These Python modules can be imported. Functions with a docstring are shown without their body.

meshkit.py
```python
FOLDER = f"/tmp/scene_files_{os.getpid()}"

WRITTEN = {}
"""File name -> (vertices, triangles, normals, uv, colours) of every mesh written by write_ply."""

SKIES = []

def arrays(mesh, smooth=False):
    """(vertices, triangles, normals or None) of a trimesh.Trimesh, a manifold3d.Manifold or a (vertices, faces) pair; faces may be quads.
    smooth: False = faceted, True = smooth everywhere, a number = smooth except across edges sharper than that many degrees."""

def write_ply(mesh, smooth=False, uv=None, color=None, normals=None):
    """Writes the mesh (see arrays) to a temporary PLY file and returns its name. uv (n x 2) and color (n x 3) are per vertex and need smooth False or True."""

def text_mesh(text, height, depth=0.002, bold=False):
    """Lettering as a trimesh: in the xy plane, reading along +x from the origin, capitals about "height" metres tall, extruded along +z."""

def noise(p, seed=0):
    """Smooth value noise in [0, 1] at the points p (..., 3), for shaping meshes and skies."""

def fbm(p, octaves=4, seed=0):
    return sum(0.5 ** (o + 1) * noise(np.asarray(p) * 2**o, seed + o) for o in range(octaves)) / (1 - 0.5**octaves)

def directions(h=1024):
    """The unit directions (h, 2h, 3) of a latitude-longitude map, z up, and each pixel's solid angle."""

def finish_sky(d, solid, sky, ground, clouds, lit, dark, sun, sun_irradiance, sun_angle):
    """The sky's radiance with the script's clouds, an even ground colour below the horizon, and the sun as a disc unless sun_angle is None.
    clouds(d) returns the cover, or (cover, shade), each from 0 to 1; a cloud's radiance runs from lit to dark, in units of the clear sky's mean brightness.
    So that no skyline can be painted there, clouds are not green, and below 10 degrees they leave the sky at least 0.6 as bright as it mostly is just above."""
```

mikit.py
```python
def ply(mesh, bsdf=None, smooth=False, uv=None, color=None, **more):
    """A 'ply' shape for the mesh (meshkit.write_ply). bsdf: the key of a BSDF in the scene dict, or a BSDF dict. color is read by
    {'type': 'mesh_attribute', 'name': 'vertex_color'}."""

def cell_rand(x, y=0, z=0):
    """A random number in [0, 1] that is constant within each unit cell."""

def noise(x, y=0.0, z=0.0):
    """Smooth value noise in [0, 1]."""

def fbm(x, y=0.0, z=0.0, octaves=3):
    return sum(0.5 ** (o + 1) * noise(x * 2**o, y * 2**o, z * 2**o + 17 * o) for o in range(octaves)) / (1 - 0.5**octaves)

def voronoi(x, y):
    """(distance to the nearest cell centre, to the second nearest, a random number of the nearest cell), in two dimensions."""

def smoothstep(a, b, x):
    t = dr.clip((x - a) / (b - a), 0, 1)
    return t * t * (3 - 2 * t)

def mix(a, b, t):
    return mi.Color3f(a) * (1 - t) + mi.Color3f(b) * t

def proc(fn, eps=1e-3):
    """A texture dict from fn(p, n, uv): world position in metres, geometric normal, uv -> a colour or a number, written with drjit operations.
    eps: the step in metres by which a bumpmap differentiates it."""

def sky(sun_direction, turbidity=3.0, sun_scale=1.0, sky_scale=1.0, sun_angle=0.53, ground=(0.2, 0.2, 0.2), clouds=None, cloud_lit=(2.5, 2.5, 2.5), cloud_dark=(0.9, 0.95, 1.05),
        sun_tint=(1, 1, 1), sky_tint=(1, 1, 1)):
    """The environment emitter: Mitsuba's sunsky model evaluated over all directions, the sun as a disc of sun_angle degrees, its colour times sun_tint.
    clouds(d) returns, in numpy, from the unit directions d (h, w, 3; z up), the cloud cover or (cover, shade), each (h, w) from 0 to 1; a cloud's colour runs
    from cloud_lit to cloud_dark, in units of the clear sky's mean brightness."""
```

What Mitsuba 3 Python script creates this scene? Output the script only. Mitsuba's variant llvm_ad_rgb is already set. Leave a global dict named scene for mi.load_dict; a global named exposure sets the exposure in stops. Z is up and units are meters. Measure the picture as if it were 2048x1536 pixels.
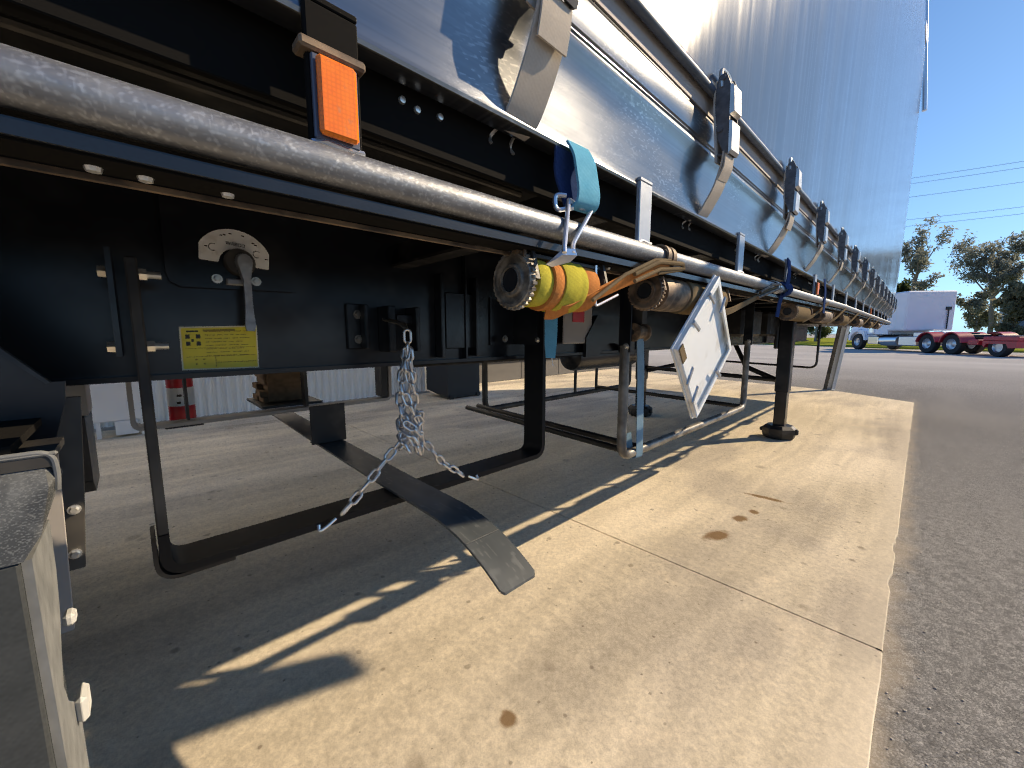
import math, random
import numpy as np, trimesh, drjit as dr, mitsuba as mi, mikit
from mikit import noise, fbm, voronoi, smoothstep, mix, cell_rand
from meshkit import text_mesh
from meshkit import fbm as mfbm
from shapely.geometry import Polygon, Point, box as sbox
T = mi.ScalarTransform4f
scene, labels = {}, {}

# ---------------------------------------------------------------- camera, sky, exposure
# x: outwards from the trailer's side, y: along the trailer to its front, z: up; metres
YAW, PITCH = math.radians(46.126), math.radians(7.278)
EYE = np.array([0.0, 0.0, 1.0])
FWD = np.array([-math.sin(YAW) * math.cos(PITCH), math.cos(YAW) * math.cos(PITCH), -math.sin(PITCH)])
scene['camera'] = {'type': 'perspective', 'fov': 2 * math.degrees(math.atan(1024 / 783)), 'fov_axis': 'x', 'near_clip': 0.02, 'far_clip': 2000.0,
                   'to_world': T().look_at(origin=EYE.tolist(), target=(EYE + FWD).tolist(), up=[0, 0, 1])}
SUN = (0.82, 1.36, 1.0)
scene['sky'] = mikit.sky(SUN, turbidity=2.0, sky_scale=1.0, ground=(0.24, 0.21, 0.17), sun_tint=(1.0, 1.0, 1.0), sky_tint=(0.72, 0.93, 1.20))
exposure = 2.2

# ---------------------------------------------------------------- materials
def M(name, d, two=True):
    scene[name] = {'type': 'twosided', 'bsdf': d} if two else d
    return name
def rgb(*c): return {'type': 'rgb', 'value': list(c)}
def PR(col, rough=0.5, metal=0.0, spec=0.5, **k):
    d = {'type': 'principled', 'base_color': rgb(*col) if isinstance(col, (tuple, list)) else col, 'roughness': rough, 'metallic': metal, 'specular': spec}
    d.update(k); return d
P = mikit.proc

def blob(p, x, y, rx, ry, a=0.0, sharp=0.35):
    ca, sa = math.cos(a), math.sin(a)
    dx, dy = p.x - x, p.y - y
    u, v = (dx * ca + dy * sa) / rx, (-dx * sa + dy * ca) / ry
    w = fbm(p.x * 38, p.y * 38, 3.3, 3) - 0.5
    return 1 - smoothstep(1 - sharp, 1 + sharp, dr.sqrt(u * u + v * v) + w * 0.9)
SPOTS = [(-0.62, 2.02, 0.038, 0.075, -0.35), (-0.60, 2.30, 0.03, 0.045, -0.3), (-0.57, 2.45, 0.025, 0.03, 0.2), (-0.58, 2.72, 0.10, 0.02, 0.1),
         (-0.66, 0.62, 0.022, 0.022, 0), (-0.50, 0.415, 0.024, 0.02, 0)]
def concrete_fn(p, n, uv):
    big = fbm(p.x * 0.9 + 3, p.y * 0.7, 1.0, 4)
    mid = fbm(p.x * 5, p.y * 2.2, 5.0, 4)
    fine = fbm(p.x * 90, p.y * 90, 2.0, 3)
    gr = noise(p.x * 420, p.y * 420, 1.0)
    c = mix((0.55, 0.483, 0.362), (0.69, 0.607, 0.465), smoothstep(0.25, 0.75, big * 0.6 + mid * 0.4))
    # grey worn areas, pale scuffs, long soft tyre bands
    c = mix(c, (0.37, 0.33, 0.275), smoothstep(0.48, 0.75, fbm(p.x * 1.7 + 9, p.y * 1.1 + 4, 7.0, 4)) * 0.65)
    q = p.x * 0.97 - p.y * 0.16
    band = noise(q * 5.0 + 0.5 * noise(p.y * 0.8, 2.0), p.y * 0.12, 3.0)
    c = c * (1 - 0.22 * smoothstep(0.60, 0.85, band) * (0.4 + 0.6 * mid))
    tread = smoothstep(0.55, 0.8, band) * smoothstep(0.35, 0.75, 0.5 + 0.5 * dr.sin(p.y * 95 + 3 * noise(q * 30, p.y * 3)))
    c = c * (1 - 0.05 * tread)
    sweep = noise(p.x * 26 + 2.5 * noise(p.x * 1.3, p.y * 1.3), p.y * 1.6 + p.x * 4, 4.0)
    c = c * (0.91 + 0.17 * sweep)
    c = mix(c, (0.66, 0.57, 0.43), smoothstep(0.66, 0.85, fbm(p.x * 7 + p.y * 3, p.y * 6 - p.x * 5, 12.0, 4)) * 0.45)
    c = c * (0.80 + 0.40 * fine) * (0.88 + 0.24 * gr)
    for k, sc, th, dk in ((1.0, 13.0, 0.90, 0.55), (2.0, 34.0, 0.93, 0.7), (3.0, 5.0, 0.86, 0.35)):
        d1, d2, rc = voronoi(p.x * sc + 31 * k, p.y * sc + 17 * k)
        r_ = 0.03 + 0.13 * cell_rand(rc * 613.0, k)
        spot = (1 - smoothstep(r_ * 0.6, r_ * 1.5, d1 + 0.10 * (fbm(p.x * sc * 5, p.y * sc * 5, k, 2) - 0.5))) * smoothstep(th, th + 0.02, cell_rand(rc * 977.0, rc * 311.0))
        c = mix(c, (0.15, 0.12, 0.09), spot * dk)
    s = mi.Float(0)
    for q_ in SPOTS: s = dr.maximum(s, blob(p, *q_))
    c = mix(c, (0.17, 0.095, 0.035), s * 0.85)
    # dirt gathered along the slab's outer edge
    edge = smoothstep(-0.10, 0.0, p.x + 0.05 * fbm(p.y * 9, 1.0, 2.0, 3))
    return mix(c, (0.62, 0.55, 0.43), edge * 0.35)
M('concrete', {'type': 'bumpmap', 'scale': 0.0012, 'arbitrary': P(lambda p, n, uv: fbm(p.x * 60, p.y * 60, 0, 4), eps=2e-3),
               'bsdf': {'type': 'diffuse', 'reflectance': P(concrete_fn)}})
def asphalt_fn(p, n, uv):
    d1, d2, r = voronoi(p.x * 150, p.y * 150)
    stone = smoothstep(0.0, 0.3, d2 - d1)
    c = mix((0.105, 0.104, 0.103), mix((0.155, 0.153, 0.150), (0.31, 0.305, 0.295), r), stone) * (0.78 + 0.44 * noise(p.x * 55, p.y * 55, 3.0))
    big = fbm(p.x * 0.45, p.y * 0.45, 2.0, 4)
    c = c * (0.74 + 0.5 * big)
    wear = fbm(p.x * 2.4, p.y * 0.55, 8.0, 4)
    c = mix(c, (0.28, 0.27, 0.25), smoothstep(0.55, 0.8, wear) * 0.35)
    oil = smoothstep(0.66, 0.78, fbm(p.x * 1.1 + 5, p.y * 0.8, 11.0, 4))
    c = c * (1 - 0.22 * oil)
    sand = (1 - smoothstep(0.0, 0.09, dr.abs(p.x) + 0.10 * (fbm(p.y * 12, p.x * 12, 4.0, 3) - 0.45))) * smoothstep(9.0, 8.0, p.y)
    c = mix(c, (0.45, 0.38, 0.28), sand * 0.45)
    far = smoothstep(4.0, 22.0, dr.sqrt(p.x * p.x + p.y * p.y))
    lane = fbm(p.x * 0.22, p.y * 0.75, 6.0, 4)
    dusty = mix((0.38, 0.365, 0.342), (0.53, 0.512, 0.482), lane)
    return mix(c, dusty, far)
M('asphalt', {'type': 'bumpmap', 'scale': 0.002, 'arbitrary': P(lambda p, n, uv: voronoi(p.x * 150, p.y * 150)[0] * -1.0, eps=1.5e-3),
              'bsdf': {'type': 'diffuse', 'reflectance': P(asphalt_fn)}})
M('grass_turf', {'type': 'diffuse', 'reflectance': P(lambda p, n, uv: mix((0.16, 0.19, 0.03), (0.28, 0.30, 0.05), fbm(p.x * 0.8, p.y * 3, 0, 4)))})
def blackpaint(p, n, uv):
    d = fbm(p.x * 7, p.y * 7, p.z * 7, 4)
    return mix((0.006, 0.0075, 0.011), (0.022, 0.023, 0.026), smoothstep(0.45, 0.8, d))
M('black_paint', PR(P(blackpaint), 0.24, spec=0.45))
M('gloss_black', PR((0.006, 0.007, 0.009), 0.5, spec=0.2))
M('hanger_plate', PR(P(lambda p, n, uv: mix((0.26, 0.29, 0.33), (0.40, 0.43, 0.47), fbm(p.x * 40, p.y * 40, p.z * 40, 3))), 0.4, metal=0.3))
M('seal_strip', PR((0.36, 0.32, 0.29), 0.7))
M('channel_black', PR((0.007, 0.0065, 0.006), 0.9, spec=0.12))
M('black_matt', PR(P(lambda p, n, uv: mix((0.010, 0.010, 0.011), (0.045, 0.042, 0.038), smoothstep(0.45, 0.85, fbm(p.x * 11, p.y * 11, p.z * 11, 4)))), 0.45, spec=0.4))
M('dusty_black', PR(P(lambda p, n, uv: mix((0.02, 0.02, 0.021), (0.085, 0.078, 0.068), smoothstep(0.3, 0.8, fbm(p.x * 9, p.y * 9, p.z * 9, 4)))), 0.5, spec=0.4))
def bar_steel(p, n, uv):
    w = fbm(p.x * 6, p.y * 22, p.z * 6, 4)
    s = smoothstep(0.6, 1.0, noise(p.x * 60, p.y * 160, 1.0)) * smoothstep(0.4, 0.7, noise(p.x * 14, p.y * 14, 3.0))
    c = mix((0.045, 0.053, 0.060), (0.10, 0.112, 0.12), w)
    c = mix(c, (0.20, 0.21, 0.21), s * 0.35)
    return mix(c, (0.10, 0.072, 0.058), smoothstep(-1.6, -2.2, p.x) * 0.8)
M('bar_steel', PR(P(bar_steel), 0.42, spec=0.5))
def galv(p, n, uv):
    a = fbm(p.x * 130, p.y * 70, p.z * 130, 4)
    scr = smoothstep(0.5, 0.95, noise(p.x * 420 + p.y * 260, p.y * 330 - p.z * 200, p.z * 420)) + smoothstep(0.55, 0.95, noise(p.y * 700, p.z * 160 + p.y * 190, p.x * 500)) * smoothstep(0.3, 0.7, noise(p.y * 40, p.z * 40, p.x * 40))
    c = mix((0.16, 0.165, 0.175), (0.27, 0.28, 0.295), a)
    return mix(c, (0.60, 0.63, 0.66), dr.minimum(scr, 1.0) * 0.32)
M('galvanised', {'type': 'bumpmap', 'scale': 0.0003, 'arbitrary': P(lambda p, n, uv: fbm(p.x * 260, p.y * 190, p.z * 260, 3), eps=6e-4), 'bsdf': PR(P(galv), P(lambda p, n, uv: 0.38 + 0.22 * fbm(p.x * 90, p.y * 60, p.z * 90, 3)), metal=0.7)})
def alu(p, n, uv):
    line = fbm(p.y * 5, p.z * 420, p.x * 420, 3)
    smear = fbm(p.y * 9, p.z * 14, 3.0, 4)
    sc = smoothstep(0.60, 0.95, noise(p.y * 150 + p.z * 160, p.z * 460 - p.y * 95, 2.0)) * smoothstep(0.45, 0.75, noise(p.y * 9, p.z * 11, 5.0))
    c = mix((0.13, 0.14, 0.155), (0.25, 0.262, 0.28), line * 0.45 + smear * 0.55)
    return mix(c, (0.7, 0.7, 0.7), sc * 0.25)
M('aluminium', PR(P(alu), P(lambda p, n, uv: 0.16 + 0.12 * fbm(p.y * 8, p.z * 40, 1.0, 3)), metal=0.92))
def curt(p, n, uv):
    st = noise(p.y * 34 + 0.6 * noise(p.y * 5, p.z * 2), p.z * 0.9, 1.0)
    st2 = smoothstep(0.5, 1.0, noise(p.y * 110, p.z * 1.6, 6.0))
    c = mix((0.050, 0.068, 0.10), (0.072, 0.092, 0.125), st)
    return mix(c, (0.14, 0.16, 0.19), st2 * 0.35)
M('curtain_vinyl', {'type': 'bumpmap', 'scale': 0.0016, 'arbitrary': P(lambda p, n, uv: noise(p.y * 13 + 0.8 * noise(p.y * 3, p.z * 1.5), p.z * 0.7, 1.0) * 0.6 + 0.15 * noise(p.y * 60, p.z * 2, 4.0), eps=4e-3),
                    'bsdf': PR(P(curt), P(lambda p, n, uv: 0.09 + 0.05 * fbm(p.y * 30, p.z * 2.0, 2.0, 3)), spec=0.36)})
M('hem_vinyl', PR(P(curt), 0.38, spec=0.5))
M('orange_lens', PR(P(lambda p, n, uv: mix(mix((0.80, 0.15, 0.005), (0.93, 0.22, 0.009), fbm(p.y * 90, p.z * 90, 0, 3)) * (0.86 + 0.14 * dr.abs(dr.sin(p.y * 900)) * dr.abs(dr.sin(p.z * 900))), (0.45, 0.20, 0.08), smoothstep(0.62, 0.85, fbm(p.y * 160, p.z * 120, 3.0, 4)) * 0.5)), 0.28, spec=0.5))
M('blue_grey_plate', PR((0.075, 0.085, 0.12), 0.35, spec=0.5))
M('zinc', PR(P(lambda p, n, uv: mix((0.60, 0.61, 0.63), (0.88, 0.88, 0.89), fbm(p.x * 90, p.y * 90, p.z * 90, 3))), 0.27, metal=0.85))
M('bright_bolt', PR((0.78, 0.76, 0.70), 0.32, metal=0.8))
M('dark_bolt', PR((0.20, 0.19, 0.17), 0.4, metal=0.7))
M('chrome', PR((0.85, 0.85, 0.86), 0.12, metal=1.0))
def web(a, b, w=900):
    def f(p, n, uv):
        t = 0.5 + 0.5 * dr.sin(p.z * w + p.y * w * 0.55)
        return mix(a, b, 0.12 * t + 0.35 * noise(p.y * 700, p.z * 700, p.x * 700) + 0.53 * fbm(p.y * 45, p.z * 45, p.x * 45, 3))
    return P(f)
M('blue_webbing', {'type': 'diffuse', 'reflectance': web((0.07, 0.27, 0.42), (0.20, 0.47, 0.60))})
M('pale_blue_webbing', {'type': 'diffuse', 'reflectance': web((0.13, 0.23, 0.32), (0.27, 0.38, 0.46))})
M('navy_webbing', {'type': 'diffuse', 'reflectance': web((0.012, 0.025, 0.09), (0.05, 0.08, 0.18))})
M('orange_webbing', {'type': 'diffuse', 'reflectance': web((0.36, 0.13, 0.035), (0.58, 0.25, 0.085))})
M('yellow_webbing', {'type': 'diffuse', 'reflectance': web((0.33, 0.29, 0.045), (0.58, 0.52, 0.075))})
M('tan_webbing', {'type': 'diffuse', 'reflectance': web((0.13, 0.098, 0.06), (0.25, 0.19, 0.115))})
M('grey_webbing', {'type': 'diffuse', 'reflectance': web((0.40, 0.355, 0.30), (0.55, 0.50, 0.43), 1400)})
def rust(p, n, uv):
    a = fbm(p.x * 55, p.y * 55, p.z * 55, 4)
    return mix((0.07, 0.052, 0.04), (0.23, 0.16, 0.10), smoothstep(0.25, 0.75, a))
M('rusty_steel', PR(P(rust), 0.6, metal=0.25, spec=0.4))
M('worn_gear', PR(P(lambda p, n, uv: mix((0.10, 0.088, 0.075), (0.36, 0.32, 0.26), smoothstep(0.25, 0.8, fbm(p.x * 80, p.y * 80, p.z * 80, 4)))), 0.5, metal=0.4))
M('buckle_steel', PR(P(lambda p, n, uv: mix((0.34, 0.33, 0.32), (0.68, 0.66, 0.62), fbm(p.x * 50, p.y * 50, p.z * 50, 3))), 0.36, metal=0.75))
M('buckle_frame', PR(P(lambda p, n, uv: mix((0.06, 0.062, 0.07), (0.20, 0.20, 0.21), fbm(p.x * 90, p.y * 90, p.z * 90, 3))), 0.42, metal=0.4))
def placardw(p, n, uv):
    d = smoothstep(0.55, 0.8, fbm(p.y * 16, p.z * 12, 2.0, 4))
    return mix(mix((0.64, 0.67, 0.67), (0.74, 0.75, 0.74), fbm(p.y * 7, p.z * 7, 1, 3)), (0.36, 0.31, 0.22), d * 0.5)
M('placard_white', PR(P(placardw), 0.45))
M('dial_white', PR(P(lambda p, n, uv: mix((0.90, 0.90, 0.87), (0.76, 0.74, 0.69), smoothstep(0.5, 0.85, fbm(p.y * 60, p.z * 60, 0, 4)))), 0.5))
M('cast_alloy', PR(P(lambda p, n, uv: mix((0.22, 0.23, 0.25), (0.48, 0.49, 0.50), fbm(p.x * 70, p.y * 70, p.z * 70, 3))), 0.42, metal=0.55))
M('yellow_print', PR(P(lambda p, n, uv: mix((0.80, 0.68, 0.02), (0.72, 0.60, 0.03), fbm(p.y * 60, p.z * 60, 0, 3))), 0.4))
M('cream_print', PR((0.75, 0.70, 0.50), 0.45))
M('brown_print', PR((0.30, 0.22, 0.02), 0.5))
M('black_print', PR((0.02, 0.015, 0.01), 0.5))
M('red_paint', PR(P(lambda p, n, uv: mix((0.40, 0.012, 0.02), (0.55, 0.03, 0.04), fbm(p.x * 30, p.y * 30, p.z * 30, 3))), 0.3))
M('grit', PR(P(lambda p, n, uv: mix((0.30, 0.27, 0.23), (0.55, 0.50, 0.43), noise(p.x * 90, p.y * 90, 1.0))), 0.8, spec=0.2))
M('dusty_tube', PR(P(lambda p, n, uv: mix((0.075, 0.070, 0.064), (0.22, 0.21, 0.19), smoothstep(0.3, 0.75, fbm(p.x * 14, p.y * 14, p.z * 14, 4)))), 0.4, metal=0.2))
M('clip_grey', PR((0.42, 0.42, 0.40), 0.5))
M('wall_grey', PR(P(lambda p, n, uv: mix((0.085, 0.08, 0.075), (0.13, 0.122, 0.113), fbm(p.x * 2, p.y * 2, p.z * 5, 4))), 0.7))
M('white_paint', PR((0.74, 0.74, 0.74), 0.35))
def dustplastic(p, n, uv):
    k = fbm(p.x * 30, p.y * 30, p.z * 26, 4)
    sp = smoothstep(0.45, 0.95, noise(p.x * 900, p.y * 900, p.z * 900)) * 0.8 + smoothstep(0.4, 0.9, fbm(p.x * 60, p.y * 60, p.z * 40, 4))
    return mix(mix((0.02, 0.022, 0.024), (0.06, 0.064, 0.066), k), (0.24, 0.25, 0.25), dr.minimum(sp, 1.0) * 0.42)
M('dusty_plastic', PR(P(dustplastic), 0.55, spec=0.4))
M('grey_rubber', PR(P(lambda p, n, uv: mix((0.026, 0.030, 0.032), (0.044, 0.048, 0.050), fbm(p.x * 30, p.y * 30, p.z * 30, 4)) * (0.85 + 0.3 * noise(p.x * 400, p.y * 400, p.z * 400))), 0.6, spec=0.3))
M('pale_flange', PR(P(lambda p, n, uv: mix((0.075, 0.08, 0.082), (0.19, 0.195, 0.195), fbm(p.x * 90, p.y * 60, p.z * 40, 4))), 0.55))
M('tyre_rubber', PR((0.016, 0.016, 0.017), 0.65, spec=0.35))
M('wheel_alloy', PR((0.52, 0.53, 0.55), 0.3, metal=0.8))
M('shed_steel', PR(P(lambda p, n, uv: mix((0.66, 0.67, 0.65), (0.78, 0.78, 0.75), fbm(p.y * 4, p.z * 2, 0, 4))), 0.45))
M('grey_panel', PR(P(lambda p, n, uv: mix((0.25, 0.235, 0.225), (0.36, 0.34, 0.32), fbm(p.x * 2, p.y * 2, p.z * 5, 4))), 0.6))
M('black_bin', PR((0.012, 0.014, 0.018), 0.4))
M('timber', PR(P(lambda p, n, uv: mix((0.07, 0.045, 0.028), (0.24, 0.16, 0.095), fbm(p.x * 9, p.y * 40, p.z * 40, 4))), 0.75, spec=0.2))
M('box_white', PR(P(lambda p, n, uv: mix((0.66, 0.67, 0.72), (0.74, 0.74, 0.78), fbm(p.x * 1, p.y * 1, p.z * 2, 3))), 0.4))
M('truck_white', PR((0.72, 0.75, 0.82), 0.25, clearcoat=0.6))
M('truck_red', PR((0.36, 0.02, 0.035), 0.25, clearcoat=0.6))
M('dark_glass', PR((0.015, 0.018, 0.022), 0.08, spec=0.7))
M('shed_blue', PR((0.12, 0.155, 0.21), 0.6))
M('bark', PR(P(lambda p, n, uv: mix((0.13, 0.11, 0.095), (0.33, 0.29, 0.25), fbm(p.x * 3, p.y * 3, p.z * 1, 4))), 0.8, spec=0.2))
for nm, a, b in (('leaf_grey', (0.19, 0.205, 0.165), (0.32, 0.325, 0.27)), ('leaf_dark', (0.05, 0.075, 0.03), (0.13, 0.15, 0.06)), ('leaf_olive', (0.14, 0.145, 0.09), (0.27, 0.25, 0.17))):
    M(nm, {'type': 'principledthin', 'base_color': P(lambda p, n, uv, a=a, b=b: mix(a, b, noise(p.x * 2.3, p.y * 2.3, p.z * 2.3))), 'roughness': 0.5, 'diff_trans': 1.0, 'spec_trans': 0.0}, two=False)
M('cable_black', PR((0.03, 0.03, 0.035), 0.5))
M('lamp_grey', PR((0.25, 0.26, 0.27), 0.45, metal=0.5))

# ---------------------------------------------------------------- builders
_count = {}
def fresh(key):
    n = _count.get(key, 0); _count[key] = n + 1
    return key if n == 0 else f'{key}_{n:03d}'
def thing(name, label, cat, group=None, kind=None):
    k = fresh(name); tag(k, label, cat, group, kind); return k
def tag(k, label=None, cat=None, group=None, kind=None):
    d = {}
    if label: d['label'] = label
    if cat: d['category'] = cat
    if group: d['group'] = group
    if kind: d['kind'] = kind
    labels[k] = d
def obj(parent, name, mesh, mat, smooth=32, label=None):
    k = fresh(f'{parent}__{name}' if parent else name)
    scene[k] = mikit.ply(mesh, mat, smooth=smooth)
    if label: labels[k] = {'label': label}
    return k
def copy(parent, name, src, tr):
    k = fresh(f'{parent}__{name}' if parent else name)
    scene[k] = {**src, 'to_world': tr}
    return k
cat_ = lambda *ms: trimesh.util.concatenate([m for m in ms])
def hull(pts): return trimesh.convex.convex_hull(np.asarray(pts, float))
def box(x0, x1, y0, y1, z0, z1, ch=0.0):
    if ch <= 0:
        m = trimesh.creation.box(extents=(x1 - x0, y1 - y0, z1 - z0)); m.apply_translation(((x0 + x1) / 2, (y0 + y1) / 2, (z0 + z1) / 2)); return m
    ch = min(ch, (x1 - x0) * .45, (y1 - y0) * .45, (z1 - z0) * .45)
    pts = []
    for sx, sy, sz in np.ndindex(2, 2, 2):
        c = np.array([(x0, x1)[sx], (y0, y1)[sy], (z0, z1)[sz]]); s = np.array([1 - 2 * sx, 1 - 2 * sy, 1 - 2 * sz]) * ch
        for k in range(3):
            q = c + s; q[k] = c[k]; pts.append(q)
    return hull(pts)
def fillet(pts, r, n=5):
    pts = [np.asarray(p, float) for p in pts]; out = [pts[0]]
    for a, b, c in zip(pts, pts[1:], pts[2:]):
        u, v = a - b, c - b; lu, lv = np.linalg.norm(u), np.linalg.norm(v); u, v = u / lu, v / lv
        d = min(r, lu * .48, lv * .48)
        for t in np.linspace(0, 1, n + 1): out.append((1 - t) ** 2 * (b + u * d) + 2 * t * (1 - t) * b + t * t * (b + v * d))
    return out + [pts[-1]]
def tube(path, r, n=10, closed=False):
    p = np.asarray(path, float); m = len(p)
    if closed: tg = np.roll(p, -1, 0) - np.roll(p, 1, 0)
    else: tg = np.gradient(p, axis=0)
    tg /= np.linalg.norm(tg, axis=1, keepdims=True) + 1e-12
    a = np.array([0, 0, 1.0]) if abs(tg[0][2]) < .9 else np.array([1.0, 0, 0])
    u = np.cross(tg[0], a); u /= np.linalg.norm(u); rings = []
    rr = np.broadcast_to(r, m)
    for i in range(m):
        u = u - tg[i] * u.dot(tg[i]); u /= np.linalg.norm(u); w = np.cross(tg[i], u)
        th = np.arange(n) / n * 2 * np.pi
        rings.append(p[i] + rr[i] * (np.cos(th)[:, None] * u + np.sin(th)[:, None] * w))
    v = np.vstack(rings); f = []
    for i in range(m if closed else m - 1):
        j = (i + 1) % m
        for k in range(n):
            l = (k + 1) % n; f += [[i * n + k, i * n + l, j * n + l], [i * n + k, j * n + l, j * n + k]]
    if not closed:
        v = np.vstack([v, p[0], p[-1]]); c0, c1 = len(v) - 2, len(v) - 1
        for k in range(n):
            l = (k + 1) % n; f += [[c0, l, k], [c1, (m - 1) * n + k, (m - 1) * n + l]]
    return trimesh.Trimesh(v, f, process=False)
def strip(path, w, half, th):
    """A flat band swept along path: half wide each way along w, th thick about the path."""
    p = np.asarray(path, float); w = np.asarray(w, float); m = len(p); v = []
    tg = np.gradient(p, axis=0); tg /= np.linalg.norm(tg, axis=1, keepdims=True) + 1e-12
    for i in range(m):
        ww = (w[i] if w.ndim == 2 else w); ww = ww - tg[i] * ww.dot(tg[i]); ww /= np.linalg.norm(ww); nn = np.cross(tg[i], ww)
        h = half[i] if np.ndim(half) else half
        v += [p[i] + ww * h + nn * th / 2, p[i] - ww * h + nn * th / 2, p[i] - ww * h - nn * th / 2, p[i] + ww * h - nn * th / 2]
    f = []
    for i in range(m - 1):
        for k in range(4):
            a, b = i * 4 + k, i * 4 + (k + 1) % 4; f += [[a, b, b + 4], [a, b + 4, a + 4]]
    f += [[0, 2, 1], [0, 3, 2]]; e = (m - 1) * 4; f += [[e, e + 1, e + 2], [e, e + 2, e + 3]]
    t = trimesh.Trimesh(v, f, process=False); t.fix_normals(); return t
def frame_m(o, ex, ey, ez):
    m = np.eye(4); m[:3, 0], m[:3, 1], m[:3, 2], m[:3, 3] = ex, ey, ez, o; return m
def prism(poly, depth, o, ex, ey):
    """A shapely polygon (or points) extruded by depth along ex x ey, its axes ex, ey at o."""
    if not hasattr(poly, 'exterior'): poly = Polygon(poly)
    m = trimesh.creation.extrude_polygon(poly, depth, engine='earcut')
    ex, ey = np.asarray(ex, float), np.asarray(ey, float)
    m.apply_transform(frame_m(o, ex, ey, np.cross(ex, ey))); return m
def lathe(profile, o, axis, n=24):
    """profile: (radius, height) pairs, turned about axis at o."""
    m = trimesh.creation.revolve(np.asarray(profile, float), sections=n)
    a = np.asarray(axis, float); a /= np.linalg.norm(a); h = np.array([0, 0, 1.0]) if abs(a[2]) < .9 else np.array([1.0, 0, 0])
    ex = np.cross(h, a); ex /= np.linalg.norm(ex); m.apply_transform(frame_m(o, ex, np.cross(a, ex), a)); return m
def bolt(o, axis, r=0.009, h=0.008):
    a = np.asarray(axis, float); a /= np.linalg.norm(a)
    w = lathe([(0, 0), (r * 1.45, 0), (r * 1.45, h * .3), (0, h * .3)], o, a, 16)
    hx = lathe([(0, h * .3), (r, h * .3), (r, h * .85), (r * .8, h), (0, h)], o, a, 6)
    return cat_(w, hx)
X, Y, Z = np.eye(3)
def YZ(poly, x, depth): return prism(poly, depth, (x, 0, 0), Y, Z)   # polygon in (y, z), extruded along +x
def XZ(poly, y, depth):                                              # polygon in (x, z), extruded along +y
    m = prism(poly, depth, (0, 0, 0), X, Z); m.apply_translation((0, y + depth, 0)); return m
def sheet(poly, z, th=0.0):
    m = trimesh.creation.extrude_polygon(poly, max(th, 1e-3), engine='earcut'); m.apply_translation((0, 0, z - max(th, 1e-3))); return m

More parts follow.
